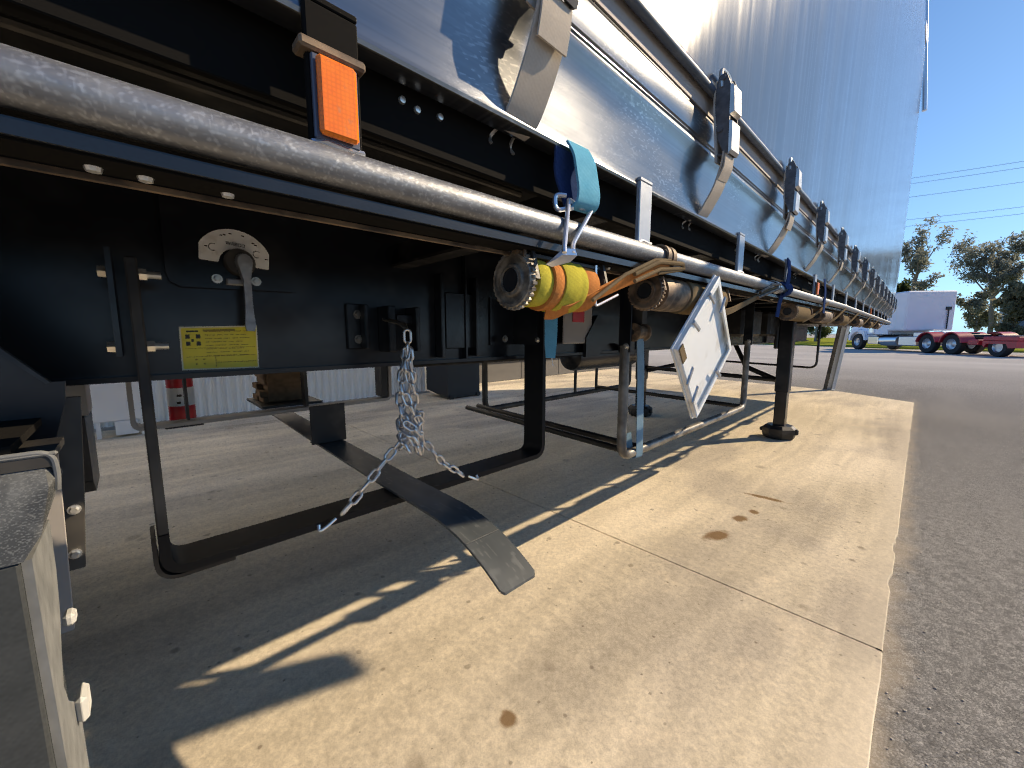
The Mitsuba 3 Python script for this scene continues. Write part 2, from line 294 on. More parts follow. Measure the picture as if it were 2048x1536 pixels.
# ---------------------------------------------------------------- ground
big = Polygon([(-400, -200), (400, -200), (400, 600), (-400, 600)])
EX = -0.012
PAD = Polygon([(EX, -9), (EX, 8.21), (-1.06, 8.96), (-2.9, 9.27), (-4.85, 9.68), (-26, 16), (-26, -9)])
obj(None, 'asphalt_ground', sheet(big.difference(PAD.buffer(0.001, join_style=2)), 0.0 - 0.012, 0.05), 'asphalt', False)
tag('asphalt_ground', 'grey asphalt yard', kind='structure')
jy = [-9.5, -2.4, 1.63, 5.66, 12]
tag('concrete_pavement', 'pale tan concrete pad under the trailer', kind='structure')
for a, b in zip(jy, jy[1:]):
    s = PAD.intersection(sbox(-20, a + 0.0015, 5, b - 0.0015))
    if s.is_empty: continue
    top = sheet(s.intersection(sbox(-40, a + 0.0035, 5, b - 0.0035)), 0.0, 0.004)
    ey = np.linspace(max(a + .0045, -8.9), min(b - .0045, 8.2), int((min(b, 8.2) - max(a, -8.9)) / .012))
    w_ = 0.017 + 0.006 * (mfbm(np.stack([ey * 4, ey * 0, ey * 0], 1), 4, 3) - .5) - 0.05 * np.clip(mfbm(np.stack([ey * 6, ey * 0 + 4, ey * 0], 1), 3, 8) - .66, 0, .2)
    col = [np.stack([np.full_like(ey, EX), ey, 0 * ey], 1), np.stack([EX + w_ - .003, ey, 0 * ey], 1), np.stack([EX + w_, ey, 0 * ey - .004], 1), np.stack([EX + w_ + .001, ey, 0 * ey - .03], 1)]
    nn = len(ey); lip = trimesh.Trimesh(np.vstack(col), [t for r in range(3) for i in range(nn - 1) for t in ([r * nn + i, (r + 1) * nn + i, (r + 1) * nn + i + 1], [r * nn + i, (r + 1) * nn + i + 1, r * nn + i + 1])], process=False)
    body = sheet(s, -0.004, 0.16)
    obj('concrete_pavement', 'slab', cat_(top, body, lip), 'concrete', False)
obj(None, 'joint_bed', sheet(PAD.buffer(-0.01), -0.02, 0.1), 'dusty_black', False); tag('joint_bed', 'dark joint filler between the slabs', kind='structure')
_rg = np.random.RandomState(12); gs = []
for _ in range(260):
    y_ = _rg.uniform(.9, 8.2) ** 1.0; x_ = .012 + abs(_rg.normal(0, .10)); r_ = _rg.uniform(.0015, .0045)
    m_ = trimesh.creation.icosphere(subdivisions=0, radius=r_); m_.vertices *= _rg.uniform(.7, 1.3, (12, 1)) * [1, 1, .5]; m_.apply_translation((x_, y_, -.012 + r_ * .5)); gs.append(m_)
obj(None, 'gravel', cat_(*gs), 'grit', False); tag('gravel', 'loose grit along the edge of the concrete', 'gravel', kind='stuff')
verge = Polygon([(-60, 44), (-14, 44.5), (-7.5, 43), (-2.5, 38.5), (3.5, 35), (10, 33.0), (30, 33), (60, 40), (60, 120), (-60, 120)])
vm = sheet(verge, 0.10, 0.2)
obj(None, 'grass_verge', vm, 'grass_turf', False); tag('grass_verge', 'bright green grass verge beyond the asphalt', kind='structure')

# ---------------------------------------------------------------- the trailer
TR = thing('semi_trailer', 'long curtain-sided trailer with silver side rail and black chassis, standing on the concrete pad', 'trailer')
YR, YF = -4.5, 8.45            # rear and front end
CX = -1.61                     # its centre line
def mir(x): return 2 * CX - x
# curtain: vertical sheet with a slack hem pulled in at every buckle
BY = [0.37 + 0.565 * i for i in range(-2, 15)]
ys = np.linspace(YR, YF, 420); zs = np.concatenate([np.linspace(1.49, 2.2, 26), np.linspace(2.3, 4.96, 20)])
gy, gz = np.meshgrid(ys, zs, indexing='ij')
pull = sum(np.exp(-((gy - b) / 0.11) ** 2) for b in BY)
fall = np.exp(-(gz - 1.49) / 0.16)
bulge = 0.020 * np.sin(np.clip((gz - 1.49) / 3.5, 0, 1) * np.pi) + 0.004 * (mfbm(np.stack([gy * 1.6, gz * 0.5, gy * 0], -1), 3, 5) - .5) + 0.003 * (mfbm(np.stack([gy * 6, gz * 0.5, gy * 0], -1), 2, 9) - .5)
gx = -0.340 + bulge - 0.0015 * pull * fall
idx = np.arange(gy.size).reshape(gy.shape); a, b, c, d = idx[:-1, :-1].ravel(), idx[1:, :-1].ravel(), idx[1:, 1:].ravel(), idx[:-1, 1:].ravel()
V = np.stack([gx.ravel(), gy.ravel(), gz.ravel()], 1); F = np.vstack([np.stack([a, b, c], 1), np.stack([a, c, d], 1)])
obj(TR, 'curtain', trimesh.Trimesh(V, F, process=False), 'curtain_vinyl', True)
hemx = gx[:, 0]
obj(TR, 'hem', tube(np.stack([hemx - 0.003, ys, np.full_like(ys, 1.493)], 1), 0.0085, 8), 'hem_vinyl', True)
# body behind the curtain: far curtain, roof, front wall
obj(TR, 'curtain', box(mir(-0.335) - .01, mir(-0.335), YR, YF, 1.47, 4.96), 'box_white', False)
obj(TR, 'roof', box(mir(-0.36), -0.36, YR, YF, 4.96, 5.02), 'hem_vinyl', False)
obj(TR, 'front_wall', box(mir(-0.35), -0.35, YF - 0.03, YF + 0.02, 1.25, 4.96, .004), 'aluminium', False)
# side rail: aluminium extrusion, profile in (x, z)
prof = [(-0.368, 1.252), (-0.3650, 1.2525), (-0.3638, 1.256), (-0.3645, 1.260), (-0.3645, 1.27), (-0.3632, 1.30), (-0.3605, 1.335), (-0.3560, 1.360), (-0.3500, 1.374), (-0.3485, 1.380), (-0.3500, 1.386), (-0.3535, 1.389),
        (-0.3535, 1.3915), (-0.3510, 1.393), (-0.3535, 1.3955), (-0.3535, 1.398), (-0.3510, 1.400), (-0.3535, 1.4025), (-0.3515, 1.412), (-0.3495, 1.430), (-0.3505, 1.442), (-0.3560, 1.450), (-0.358, 1.453), (-0.359, 1.458), (-0.359, 1.53), (-0.40, 1.53), (-0.40, 1.26), (-0.390, 1.252)]
obj(TR, 'side_rail', XZ(prof, YR, YF - YR), 'aluminium', 25)
obj(TR, 'side_rail', XZ([(mir(x), z) for x, z in prof], YR, YF - YR), 'aluminium', 25)
obj(TR, 'seal', box(-0.3588, -0.3565, YR, YF, 1.4590, 1.53), 'seal_strip', False)
# black inner channel behind the rail's lower edge, bolts on it
obj(TR, 'inner_channel', box(-0.41, -0.4015, YR, YF, 1.200, 1.300, .001), 'channel_black', False)
for y in (0.225, 0.243, 0.272, 1.29, 1.31, 1.34, 2.35, 2.37, 2.40):
    obj(TR, 'bolt', lathe([(0, 0), (.0042, 0), (.0035, .003), (0, .004)], (-0.4012, y, 1.243 if abs(y - 0.243) > .002 else 1.240), X, 10), 'bright_bolt')
# tie rail (slightly sagging pipe), its hangers and the flat winch track
def railz(y): return 1.1390 + 0.0095 * min(max(y, 0), 3.2)
ry = np.linspace(YR, 8.35, 60)
obj(TR, 'tie_rail', tube([(-0.36, y, railz(y)) for y in ry], 0.0156, 18), 'galvanised', True)
hang = [0.14 + 0.532 * k for k in range(-4, 16)]
for y in hang:
    hw = 0.0215
    obj(TR, 'rail_hanger', cat_(box(-0.3665, -0.3585, y - hw, y + hw, railz(y) + 0.006, 1.262, .0015), box(-0.41, -0.3585, y - hw, y + hw, 1.2625, 1.268, .001)), 'channel_black' if abs(y - .14) < .01 else 'hanger_plate', False)
    obj(TR, 'weld', tube([(-0.3575, y - hw, railz(y) + .014), (-0.356, y - .01, railz(y) + .017), (-0.3555, y + .008, railz(y) + .015), (-0.3575, y + hw, railz(y) + .017)], 0.0028, 6), 'zinc')
track = [strip([(-0.378, y, railz(y) - 0.0255) for y in ry], X, 0.020, 0.0095)]
obj(TR, 'winch_track', cat_(*track), 'black_paint', False)
obj(TR, 'track_underside', strip([(-0.380, y, railz(y) - 0.0310) for y in ry], X, 0.0165, 0.0012), 'channel_black', False)
obj(TR, 'track_lip', strip([(-0.4035, y, railz(y) - 0.0335) for y in ry], X, 0.0025, 0.004), 'rusty_steel', False)
for y in (-0.009, 0.016, 0.063, 0.60, 1.14, 1.66, 2.2):
    obj(TR, 'bolt', lathe([(0, 0), (.0048, 0), (.0040, .003), (0, .004)], (-0.385, y, railz(y) - 0.031), -Z, 10), 'bright_bolt')
# orange side reflectors on hangers
def reflector(y, w, z0, z1):
    r = obj(TR, 'reflector', box(-0.358, -0.3535, y - w / 2 - .0022, y + w / 2 + .0030, z0 - .0022, z1 + .0022, .001), 'blue_grey_plate', False, 'orange side reflector on a grey plate')
    obj(r, 'lens', box(-0.3535, -0.3465, y - w / 2, y + w / 2, z0, z1, .0025), 'orange_lens', 30)
reflector(0.1385, 0.0315, 1.1600, 1.2190)
reflector(0.14 + .532 * 4, 0.036, 1.178, 1.232); reflector(0.14 + .532 * 9, 0.036, 1.180, 1.234)
obj(TR, 'rust_tab', box(-0.372, -0.352, 0.112, 0.165, 1.2225, 1.231, .002), 'rusty_steel')
# chassis beams (I section), cross members, deck
XW = 1.25
def W(y, z, s=XW / 1.12): return y * s, 1 + (z - 1) * s
ZB, ZT = 0.893, 1.335
for sgn, x in ((1, -XW), (-1, mir(-XW))):
    def bx(a, b, *r): a, b = x + sgn * a, x + sgn * b; return box(min(a, b), max(a, b), *r)
    obj(TR, 'chassis_beam', cat_(bx(-.008, 0, YR, 7.6, ZB + .012, ZT - .012), bx(-.10, .028, YR, 7.6, ZB, ZB + .012), bx(-.10, .03, YR, 7.6, ZT - .012, ZT)), 'black_paint', False)
for y in hang:
    if abs(y - 0.14) > .01: obj(TR, 'cross_member', cat_(box(mir(-0.42), -0.42, y - .004, y + .004, 1.23, 1.30), box(mir(-0.42), -0.42, y - .03, y + .03, 1.222, 1.23)), 'black_matt', False)
obj(TR, 'deck', box(mir(-0.41), -0.41, YR, YF, 1.3355, 1.38), 'black_matt', False)
obj(TR, 'air_pipe', tube([(-0.60, y, 1.281 + .004 * math.sin(y * 3)) for y in np.linspace(YR, 0.6, 60)], 0.006, 8), 'dusty_black')
obj(TR, 'air_pipe', tube([(-0.78, y, 1.255 + .004 * math.sin(y * 4)) for y in np.linspace(YR, 5, 80)], 0.008, 8), 'dusty_black')
# web stiffener ribs
for y in (-0.42, 0.93, 2.3, 3.3, 5.2):
    obj(TR, 'stiffener', box(-XW + .0005, -XW + .026, y, y + .008, ZB + .012, ZT - .012), 'black_paint', False)

# control plate on the web, with the lever valve and its dial
cx = -XW + 0.016
def wy(y, s): return y * s
s1 = -(cx + .006) / 1.12
pts = [W(0.063, 1.296, s1), W(0.321, 1.296, s1), W(0.312, 1.106, s1), W(0.085, 1.102, s1), W(0.067, 1.112, s1), W(0.0615, 1.13, s1)]
CP = obj(TR, 'control_plate', YZ(pts, cx, 0.006), 'black_paint', False)
xd = cx + .0065; s2 = -(xd + .003) / 1.12
yc, zc = W(0.1875, 1.171, s2)
ang = np.radians(np.linspace(22, 158, 40))
out = [(0.075 * s2 * .92, -0.012)] + [(0.082 * np.cos(t) * s2 / 1.1 , -0.008 + 0.082 * np.sin(t) * s2 / 1.1) for t in ang] + [(-0.075 * s2 * .92, -0.012)]
dial = Polygon(out).intersection(sbox(-.0735, -.02, .0735, .2))
dial = dial.difference(Point(0.004, -0.012).buffer(0.0385)).buffer(-.003).buffer(.003)
Rt = lambda a: np.array([[1, 0, 0], [0, math.cos(a), -math.sin(a)], [0, math.sin(a), math.cos(a)]])
def dialmesh(poly, x, th):
    m = YZ(poly, 0, th); m.apply_transform(frame_m((x, yc, zc), *Rt(math.radians(-4)).T)); return m
DI = obj(CP, 'dial', dialmesh(dial, xd, .003), 'dial_white', False, 'white arched dial with printed marks')
t = text_mesh('WABCO', 0.0078, 0.0006, True); t.apply_translation(-t.bounds.mean(0) * [1, 0, 0]); t.apply_transform(frame_m((0, 0, 0), Y, Z, X)); t.apply_transform(frame_m((xd + .003, yc + .002, zc + .0335), *Rt(math.radians(-5)).T))
marks = [t]
for q, ya in ((-1, -.046), (1, .046)):
    c = [(.0085 * math.cos(a), .0085 * math.sin(a)) for a in np.radians(np.linspace(50 if q > 0 else 60, 300, 20))]
    m = tube([(0, ya + u, .022 + v) for u, v in c], .0011, 5); m.apply_transform(frame_m((xd + .0028, yc, zc), *Rt(math.radians(-4)).T)); marks.append(m)
for ya, za in ((-.033, .052), (-.026, .055), (-.014, .060), (0.012, .060), (.034, .047), (.040, .043), (-.063, .020), (.064, .012)):
    m = box(0, .0006, ya, ya + .006, za, za + .0028); m.apply_transform(frame_m((xd + .003, yc, zc), *Rt(math.radians(-4)).T)); marks.append(m)
obj(TR, 'dial_print', cat_(*marks), 'black_print', False)
hy, hz = W(0.203, 1.167, s2 * .985)
VH = obj(CP, 'valve_body', lathe([(0, 0), (.034, 0), (.034, .012), (.030, .020), (0, .022)], (cx + .0055, hy - .006, hz), X, 28), 'dusty_black')
lev = [(hy - .0005, hz - .002), (hy + .002, hz - .055), (hy + .003, hz - .11), (hy + .002, hz - .165)]
hp = hull([(cx + .030, hy + .020 * math.cos(a), hz + .022 * math.sin(a)) for a in np.linspace(0, 6.28, 16)[:-1]] + [(cx + .046, hy + .016 * math.cos(a), hz + .018 * math.sin(a)) for a in np.linspace(0, 6.28, 16)[:-1]] +
          [(cx + .032, hy - .006, hz - .055), (cx + .032, hy + .010, hz - .055), (cx + .043, hy - .004, hz - .055), (cx + .043, hy + .008, hz - .055)])
arm = strip([(cx + .038, hy + .002, hz - .05), (cx + .037, hy + .002, hz - .09), (cx + .038, hy + .0015, hz - .125), (cx + .040, hy + .001, hz - .158), (cx + .041, hy, hz - .172)], Y, [.0085, .0078, .0090, .0115, .0085], .010)
hub = lathe([(0, 0), (.013, 0), (.013, .012), (0, .012)], (cx + .026, hy - .004, hz), X, 18)
obj(CP, 'lever', cat_(hp, arm, hub), 'cast_alloy', 40, 'grey cast lever hanging down from the dial')
for yy, zz in (W(0.1495, 1.1245, s2), W(0.2255, 1.125, s2)):
    obj(CP, 'bolt', bolt((cx + .006, yy, zz), X, .0078, .010), 'bright_bolt')
obj(CP, 'clamp', box(cx + .006, cx + .018, W(0.165, 1, s2)[0], W(0.21, 1, s2)[0], W(0, 1.112, s2)[1], W(0, 1.127, s2)[1], .003), 'cast_alloy')
# yellow data sticker
ST = obj(TR, 'sticker', YZ([W(0.0735, 1.0155), W(0.2185, 1.0205), W(0.2165, 0.9185), W(0.0715, 0.9205)], -XW + .0006, .0012), 'cream_print', False, 'yellow printed data sticker under the lever')
obj(ST, 'face', YZ([W(0.0765, 1.0125), W(0.2155, 1.0170), W(0.2138, 0.9215), W(0.0745, 0.9235)], -XW + .0018, .0004), 'yellow_print', False)
def WR(u0, u1, v0, v1):        # fractions of the sticker -> box on its face
    f = lambda u, v: W(0.0765 + u * .139, 0.9228 + v * (0.0900 + .0045 * u))
    return YZ([f(u0, v0), f(u1, v0), f(u1, v1), f(u0, v1)], -XW + .0022, .0003)
bars = []
rs = random.Random(4)
for v in np.arange(.30, .92, .085):
    u = .29
    while u < .93:
        w = rs.uniform(.04, .16)
        if u + w < .96: bars.append(WR(u, u + w, v, v + .016))
        u += w + rs.uniform(.012, .04)
for v in (.29, .50): bars.append(WR(.03, .97, v, v + .010))
bars += [WR(.40, .41, .03, .29), WR(.42, .97, .13, .145), WR(.27, .70, .905, .955)]
bars += [WR(.14 + .10 * i, .165 + .10 * i, .10 + .11 * j, .135 + .11 * j) for i in range(2) for j in range(2)]
obj(ST, 'print', cat_(*bars), 'brown_print', False)
lg = [WR(a, a + .055, b, b + .10) for a in (.045, .175) for b in (.57, .74)] + [WR(.115, .145, .66, .73), WR(.06, .21, .90, .935)]
obj(ST, 'emblem', cat_(*lg), 'black_print', False)

# near side guard: bent flat bar hanging from the chassis, bolted through angle brackets
def u_strip(y0, y1, z0, ztop, xo, xi, th=.009, r=.05):
    path = fillet([(0, y0, ztop), (0, y0, z0), (0, y1, z0), (0, y1, ztop)], r, 7)
    path = [np.array([(xo + xi) / 2, p[1], p[2]]) for p in path]
    return strip(path, X, abs(xo - xi) / 2, th)
GX0, GX1 = -1.077, -1.184
gpth = fillet([(0, 0.0095, .575), (0, 0.0095, .488), (0, 1.222, .488), (0, 1.222, 1.15)], .05, 7)
G1 = obj(TR, 'side_guard', strip([np.array([(GX0 + GX1) / 2, p[1], p[2]]) for p in gpth], X, (GX0 - GX1) / 2, .019), 'gloss_black', 30, 'bent flat bar guard nearest the camera')
obj(G1, 'leg', box(GX1, GX0, .0, .019, .5755, 1.15, .003), 'dusty_black', False)
spl = [np.array([(GX0 + GX1) / 2, p[1], p[2]]) for p in fillet([(0, -.0065, .565), (0, -.0065, .473), (0, .13, .473)], .05, 7)]
obj(G1, 'splice_plate', strip(spl, X, .050, .008), 'black_matt', 30)
obj(G1, 'bracket', box(-XW + .001, GX0 - .006, -.0265, -.0165, .955, 1.165, .001), 'black_paint', False)
obj(G1, 'bracket', cat_(box(-XW + .001, -XW + .008, 1.07, 1.219, .955, 1.15), box(-XW + .008, GX0 - .03, 1.203, 1.2125, .955, 1.15)), 'black_paint', False)
for z, m_ in ((1.120, 'bright_bolt'), (0.975, 'bright_bolt')):
    xb = GX0 - .035
    obj(G1, 'bolt', cat_(lathe([(0, 0), (.0125, 0), (.0125, .012), (0, .012)], (xb, .0195, z), Y, 6), lathe([(0, .012), (.0075, .012), (.0075, .034), (0, .034)], (xb, .0195, z), Y, 10)), m_)
    obj(G1, 'bolt', lathe([(0, 0), (.0125, 0), (.0115, .012), (0, .012)], (xb, -.0267, z), -Y, 6), 'bright_bolt')
obj(G1, 'bolt', bolt((GX0 - .03, 1.2125, 0.975), -Y, .008, .010), 'bright_bolt')
# angle brackets and clamp on the web that the chain hangs from
def plate(u0, u1, v0, v1, x0, x1, ch=.003):
    (y0, z0), (y1, z1) = W(u0, v0, -x1 / 1.12), W(u1, v1, -x1 / 1.12); return box(x0, x1, y0, y1, z0, z1, ch)
obj(TR, 'web_bracket', cat_(plate(.436, .498, .957, 1.085, -XW + .0005, -XW + .012), plate(.487, .50, .957, 1.085, -XW + .0125, -XW + .05)), 'black_paint', False)
for z in (1.055, .985): obj(TR, 'bolt', bolt((-XW + .012, W(.462, 0)[0], 1 + (z - 1) * 1.1), X, .0095, .009), 'dark_bolt')
obj(TR, 'web_bracket', cat_(plate(.560, .585, .945, 1.085, -XW + .0005, -XW + .075), plate(.655, .668, .945, 1.085, -XW + .0005, -XW + .075), plate(.5855, .6545, 1.03, 1.06, -XW + .03, -XW + .045)), 'black_paint', False)
obj(TR, 'web_bracket', cat_(plate(.75, .765, .92, 1.20, -XW + .0005, -XW + .045), plate(.90, .915, .92, 1.20, -XW + .0005, -XW + .045), plate(.766, .899, .95, 1.14, -XW + .012, -XW + .02)), 'black_paint', False)
obj(TR, 'bolt', bolt((-XW + .046, W(1.0, 0)[0], W(0, .982)[1]), X, .010, .01), 'dark_bolt')
# hanger bracket, tag and air tank farther along the web
obj(TR, 'tank_bracket', plate(1.40, 1.62, .955, 1.13, -XW + .02, -XW + .032, .01), 'grey_panel', False)
obj(TR, 'red_tag', plate(1.465, 1.555, 1.055, 1.105, -XW + .034, -XW + .037, .002), 'red_paint', False, 'small red tag on grey bracket')
obj(TR, 'air_tank', lathe([(0, 0), (.05, 0), (.085, .02), (.092, .05), (.092, .72), (.085, .75), (.05, .77), (0, .77)], (-1.52, 1.95, .86), Y, 24), 'black_paint')
arch = Polygon([(1.80, 1.10), (2.12, 1.10), (2.20, .97), (2.20, .88), (2.13, .88)] + [(1.95 + .13 * math.cos(a), .86 + .09 * math.sin(a)) for a in np.linspace(0.2, 2.9, 10)] + [(1.70, .88), (1.70, .98)])
obj(TR, 'spring_hanger', YZ(arch, -1.23, .02), 'black_paint', False)

# under-deck rack made of bent tube (second guard)
def u_tube(x, y0, y1, z0, ztop, r, bend=.07): return tube(fillet([(x, y0, ztop), (x, y0, z0), (x, y1, z0), (x, y1, ztop)], bend, 6), r, 12)
RX, RZ = -0.900, 0.445
RK = obj(TR, 'rack_frame', u_tube(RX, 1.553, 3.31, RZ, 0.95, .0215), 'dusty_tube', 40, 'bent tube rack hanging under the deck')
obj(RK, 'frame_side', u_tube(-2.25, 1.88, 4.0, .43, .90, .022), 'dusty_black', 40)
for y, z in ((1.61, RZ + .015), (1.71, RZ + .015), (3.25, RZ + .015)):
    obj(RK, 'cross_tube', tube([(RX, y, z), (-2.25, y + .1, z + .01)], .016, 10), 'black_matt', 40)
for y in (1.553, 3.31):
    obj(RK, 'hanger', box(RX - .03, RX + .03, y - .006, y + .006, .92, 1.24, .002), 'black_paint', False)
    obj(RK, 'bolt', bolt((RX + .01, y - .007, .945), -Y, .010, .012), 'bright_bolt')
obj(RK, 'top_tube', tube([(-2.25, 1.2, .80), (-2.25, 4.0, .80)], .014, 8), 'black_matt')
obj(RK, 'upright', tube([(-2.25, 3.0, .80), (-2.25, 3.0, .43)], .014, 8), 'black_matt')
obj(RK, 'upright', tube([(-2.25, 3.35, .80), (-2.25, 3.35, .43)], .014, 8), 'black_matt')
# far side guard, mirrored
G2 = obj(TR, 'side_guard', u_strip(-.03, 1.09, .612, .90, -2.19, -2.27, .016, .03), 'grey_panel', 30, 'grey guard on the far side')
obj(G2, 'bracket', box(-2.26, -2.2, .62, .635, .625, .9), 'black_matt', False)
obj(G2, 'bracket', box(-2.285, -2.2, 1.04, 1.078, .63, .9), 'black_matt', False)
obj(G2, 'bracket', box(-2.26, -2.2, .14, .15, .625, .9), 'black_matt', False)
# landing legs, near and far, with a brace
for x in (-0.882, mir(-0.882)):
    lg_ = obj(TR, 'landing_leg', cat_(box(x - .056, x + .056, 4.392, 4.508, .45, 1.22, .008), box(x - .047, x + .047, 4.402, 4.498, .10, .46, .006)), 'black_paint', 30)
    ft = hull([(x + r * math.cos(a), 4.45 + r * math.sin(a), z) for a in np.radians(np.arange(22.5, 360, 45)) for r, z in ((.130, .030), (.142, .048), (.142, .100), (.11, .128))] + [(x + .13 * math.cos(a), 4.45 + .13 * math.sin(a), .006) for a in np.radians(np.arange(22.5, 360, 45))])
    obj(lg_, 'foot', ft, 'black_matt', 30)
    obj(lg_, 'ear', cat_(box(x + .125, x + .155, 4.43, 4.47, .05, .10, .006), box(x - .16, x - .125, 4.43, 4.47, .05, .085, .006)), 'black_matt', 30)
    obj(lg_, 'gearbox', box(x - .09, x - .057, 4.38, 4.52, .86, 1.08, .01), 'black_matt')
obj(TR, 'leg_brace', tube([(-0.95, 4.47, .56), (-1.25, 4.6, .66), (-1.48, 5.0, .875)], .024, 10), 'black_matt')
obj(TR, 'leg_brace', tube([(-0.95, 4.45, .56), (-2.29, 4.45, .60)], .022, 10), 'black_matt')
obj(TR, 'leg_brace', tube([(-2.28, 4.5, .56), (-1.95, 4.8, .66), (-1.75, 5.1, .88)], .024, 10), 'black_matt')
obj(TR, 'hoop', tube(fillet([(-0.93, 6.45, 1.2), (-0.93, 6.45, .555), (-2.29, 6.45, .60), (-2.29, 6.45, 1.2)], .09, 6), .014, 8), 'black_matt')
obj(TR, 'coupling_plate', cat_(box(-2.4, -0.8, 6.0, 8.3, 1.12, 1.21, .01), lathe([(0, 0), (.06, 0), (.06, .09), (.04, .12), (0, .12)], (CX, 7.4, 1.12), -Z, 16)), 'black_matt', False)
for y in (3.35, 4.1): obj(TR, 'axle_box', box(-2.3, -0.95, y, y + .5, .98, 1.2, .02), 'black_matt')
# pole hanging at the front corner and the prop standing under it
obj(TR, 'corner_pole', cat_(tube([(-0.290, 8.95, 4.36), (-0.46, 8.95, 6.4)], .030, 12), box(-0.42, -0.36, 8.4, 8.96, 5.3, 5.36)), 'zinc', 40)
# buckles along the hem
def buckle_parts(seed):
    r = random.Random(seed); j = r.uniform(-.004, .004)
    side = []
    for s in (-1, 1):
        side.append(YZ([(s * .021 - .0018, .015), (s * .021 + .0018, .015), (s * .021 + .0018, .17), (s * .021 - .0018, .17)], 0, .001))
    fr = []
    pr = [(0.000, .060), (.017, .010), (.026, .006), (.026, .150), (.018, .176), (.006, .178), (.001, .15)]
    for s in (-.021, .0185):
        m = XZ(pr, s, .0025); fr.append(m)
    fr.append(box(.003, .018, -.0215, .0215, .004, .009, .002))
    fr.append(tube([(.012, -.024, .168), (.012, .024, .168)], .006, 10))
    fr.append(tube([(.010, -.024, .06), (.010, .024, .06)], .005, 10))
    lever = hull([(.0262, -.0225, .006), (.0262, .0225, .006), (.0262, -.0225, .075), (.0262, .0225, .075), (.031, -.020, .012), (.031, .020, .012), (.031, -.020, .072), (.031, .020, .072)])
    cap = hull([(.0255, -.0215, .088), (.0255, .0215, .088), (.0255, -.0215, .150), (.0255, .0215, .150), (.033, -.017, .093), (.033, .017, .093), (.031, -.017, .146), (.031, .017, .146)])
    top = tube(fillet([(.010, -.020, .150), (.008, -.020, .19), (.008, .020, .19), (.010, .020, .150)], .012, 4), .004, 8)
    st = [(.018, 0, .012), (.016, 0, -.012), (.003, 0, -.06 + j), (-.012, 0, -.092), (-.020, 0, -.108), (-.030, 0, -.1225), (-.044, 0, -.125)]
    strap = cat_(strip(fillet(st, .02, 4), Y, .0225, .003), strip(fillet([(.021, 0, .006), (.0195, 0, -.02), (.011 + j, .001, -.045)], .01, 3), Y, .021, .0025))
    tail = strip(fillet([(.001, -.002, .165), (-.002, -.004, .12), (.004, -.006 + j, .05), (.006, -.008, -.01)], .03, 4), Y, .020, .0022)
    hook = cat_(*[tube(fillet([(-.038, s, -.121), (-.052, s, -.1215), (-.062, s * 1.3, -.132), (-.056, s * 1.4, -.142)], .008, 3), .0022, 6) for s in (-.012, .012)])
    return {'frame': (cat_(*fr), 'buckle_frame'), 'lever': (cat_(lever, cap), 'buckle_steel'), 'loop': (top, 'buckle_steel'), 'strap': (strap, 'grey_webbing'), 'tail': (tail, 'grey_webbing'), 'hook': (hook, 'buckle_steel')}
kinds = []
for sd in range(4): kinds.append({n: mikit.ply(m, mt, smooth=30) for n, (m, mt) in buckle_parts(sd).items()})
rb = random.Random(2)
for i, y in enumerate(BY):
    k = fresh(TR + '__buckle'); tr = T().translate([-0.337 + rb.uniform(-.002, .002), y + rb.uniform(-.008, .008), 1.362 + rb.uniform(-.004, .004)]).rotate([1, 0, 0], rb.uniform(-4, 4)).scale([1.1, 1.16, 0.88])
    for n, src in kinds[i % 4].items(): copy(k, n, src, tr)
# mudguard in front of the (hidden) rear wheels, near side, and a plain one on the far side
MX = -0.50
mud = obj(TR, 'mudguard', hull([(MX, -.082, .812), (MX, -1.3, .812), (MX - .024, -.066, .884), (MX - .024, -1.3, .884), (MX - .05, -.062, .884), (MX - .05, -1.3, .884), (MX - .11, -.082, .812), (MX - .11, -1.3, .812), (MX - .006, -.071, .83), (MX - .10, -.064, .86), (MX - .012, -.064, .868), (MX - .03, -.058, .878)]), 'dusty_plastic', 40, 'scuffed pale mudguard edge at the left of the picture')
obj(mud, 'skirt', box(MX - .105, MX - .001, -1.3, -.0845, .30, .811, .002), 'grey_rubber', False)
fl = [(MX - .006, .811), (MX - .104, .811), (MX - .100, .76), (MX - .086, .72), (MX - .062, .685), (MX - .048, .66), (MX - .060, .635), (MX - .092, .61), (MX - .11, .57), (MX - .11, .30), (MX - .012, .30), (MX - .010, .60), (MX - .006, .72)]
obj(mud, 'flange', XZ(fl, -.0843, .006), 'pale_flange', False)
obj(mud, 'rim', cat_(box(MX - .026, MX - .020, -1.3, -.057, .8940, .8975, .0015)), 'pale_flange', False)
obj(mud, 'rim_bead', tube(fillet([(MX - .022, -.9, .8978), (MX - .022, -.060, .8978), (MX - .023, -.059, .876), (MX - .024, -.0605, .862)], .012, 5), .0022, 8), 'pale_flange')
obj(mud, 'rim_web', box(MX - .027, MX - .022, -1.3, -.058, .884, .8938), 'black_matt', False)
obj(mud, 'recess', box(MX - .12, MX - .027, -1.3, -.062, .885, .8925), 'black_matt', False)
obj(mud, 'clip', cat_(box(MX - .104, MX - .086, -.0782, -.069, .698, .711, .003)), 'clip_grey')
obj(mud, 'clip', cat_(box(MX - .112, MX - .080, -.0782, -.069, .588, .618, .006)), 'clip_grey')
obj(mud, 'bracket', YZ([(-.20, .925), (-.056, .919), (-.064, .80), (-.073, .69), (-.20, .69)], -.76, .01), 'dusty_black', False)
obj(mud, 'bracket', YZ([(-.20, .905), (-.078, .90), (-.088, .62), (-.20, .62)], -.735, .008), 'grey_panel', False)
for z in (.772, .712): obj(mud, 'bolt', bolt((-.7498, -.080 + (z - .712) * .08, z), X, .0045, .007), 'bright_bolt')
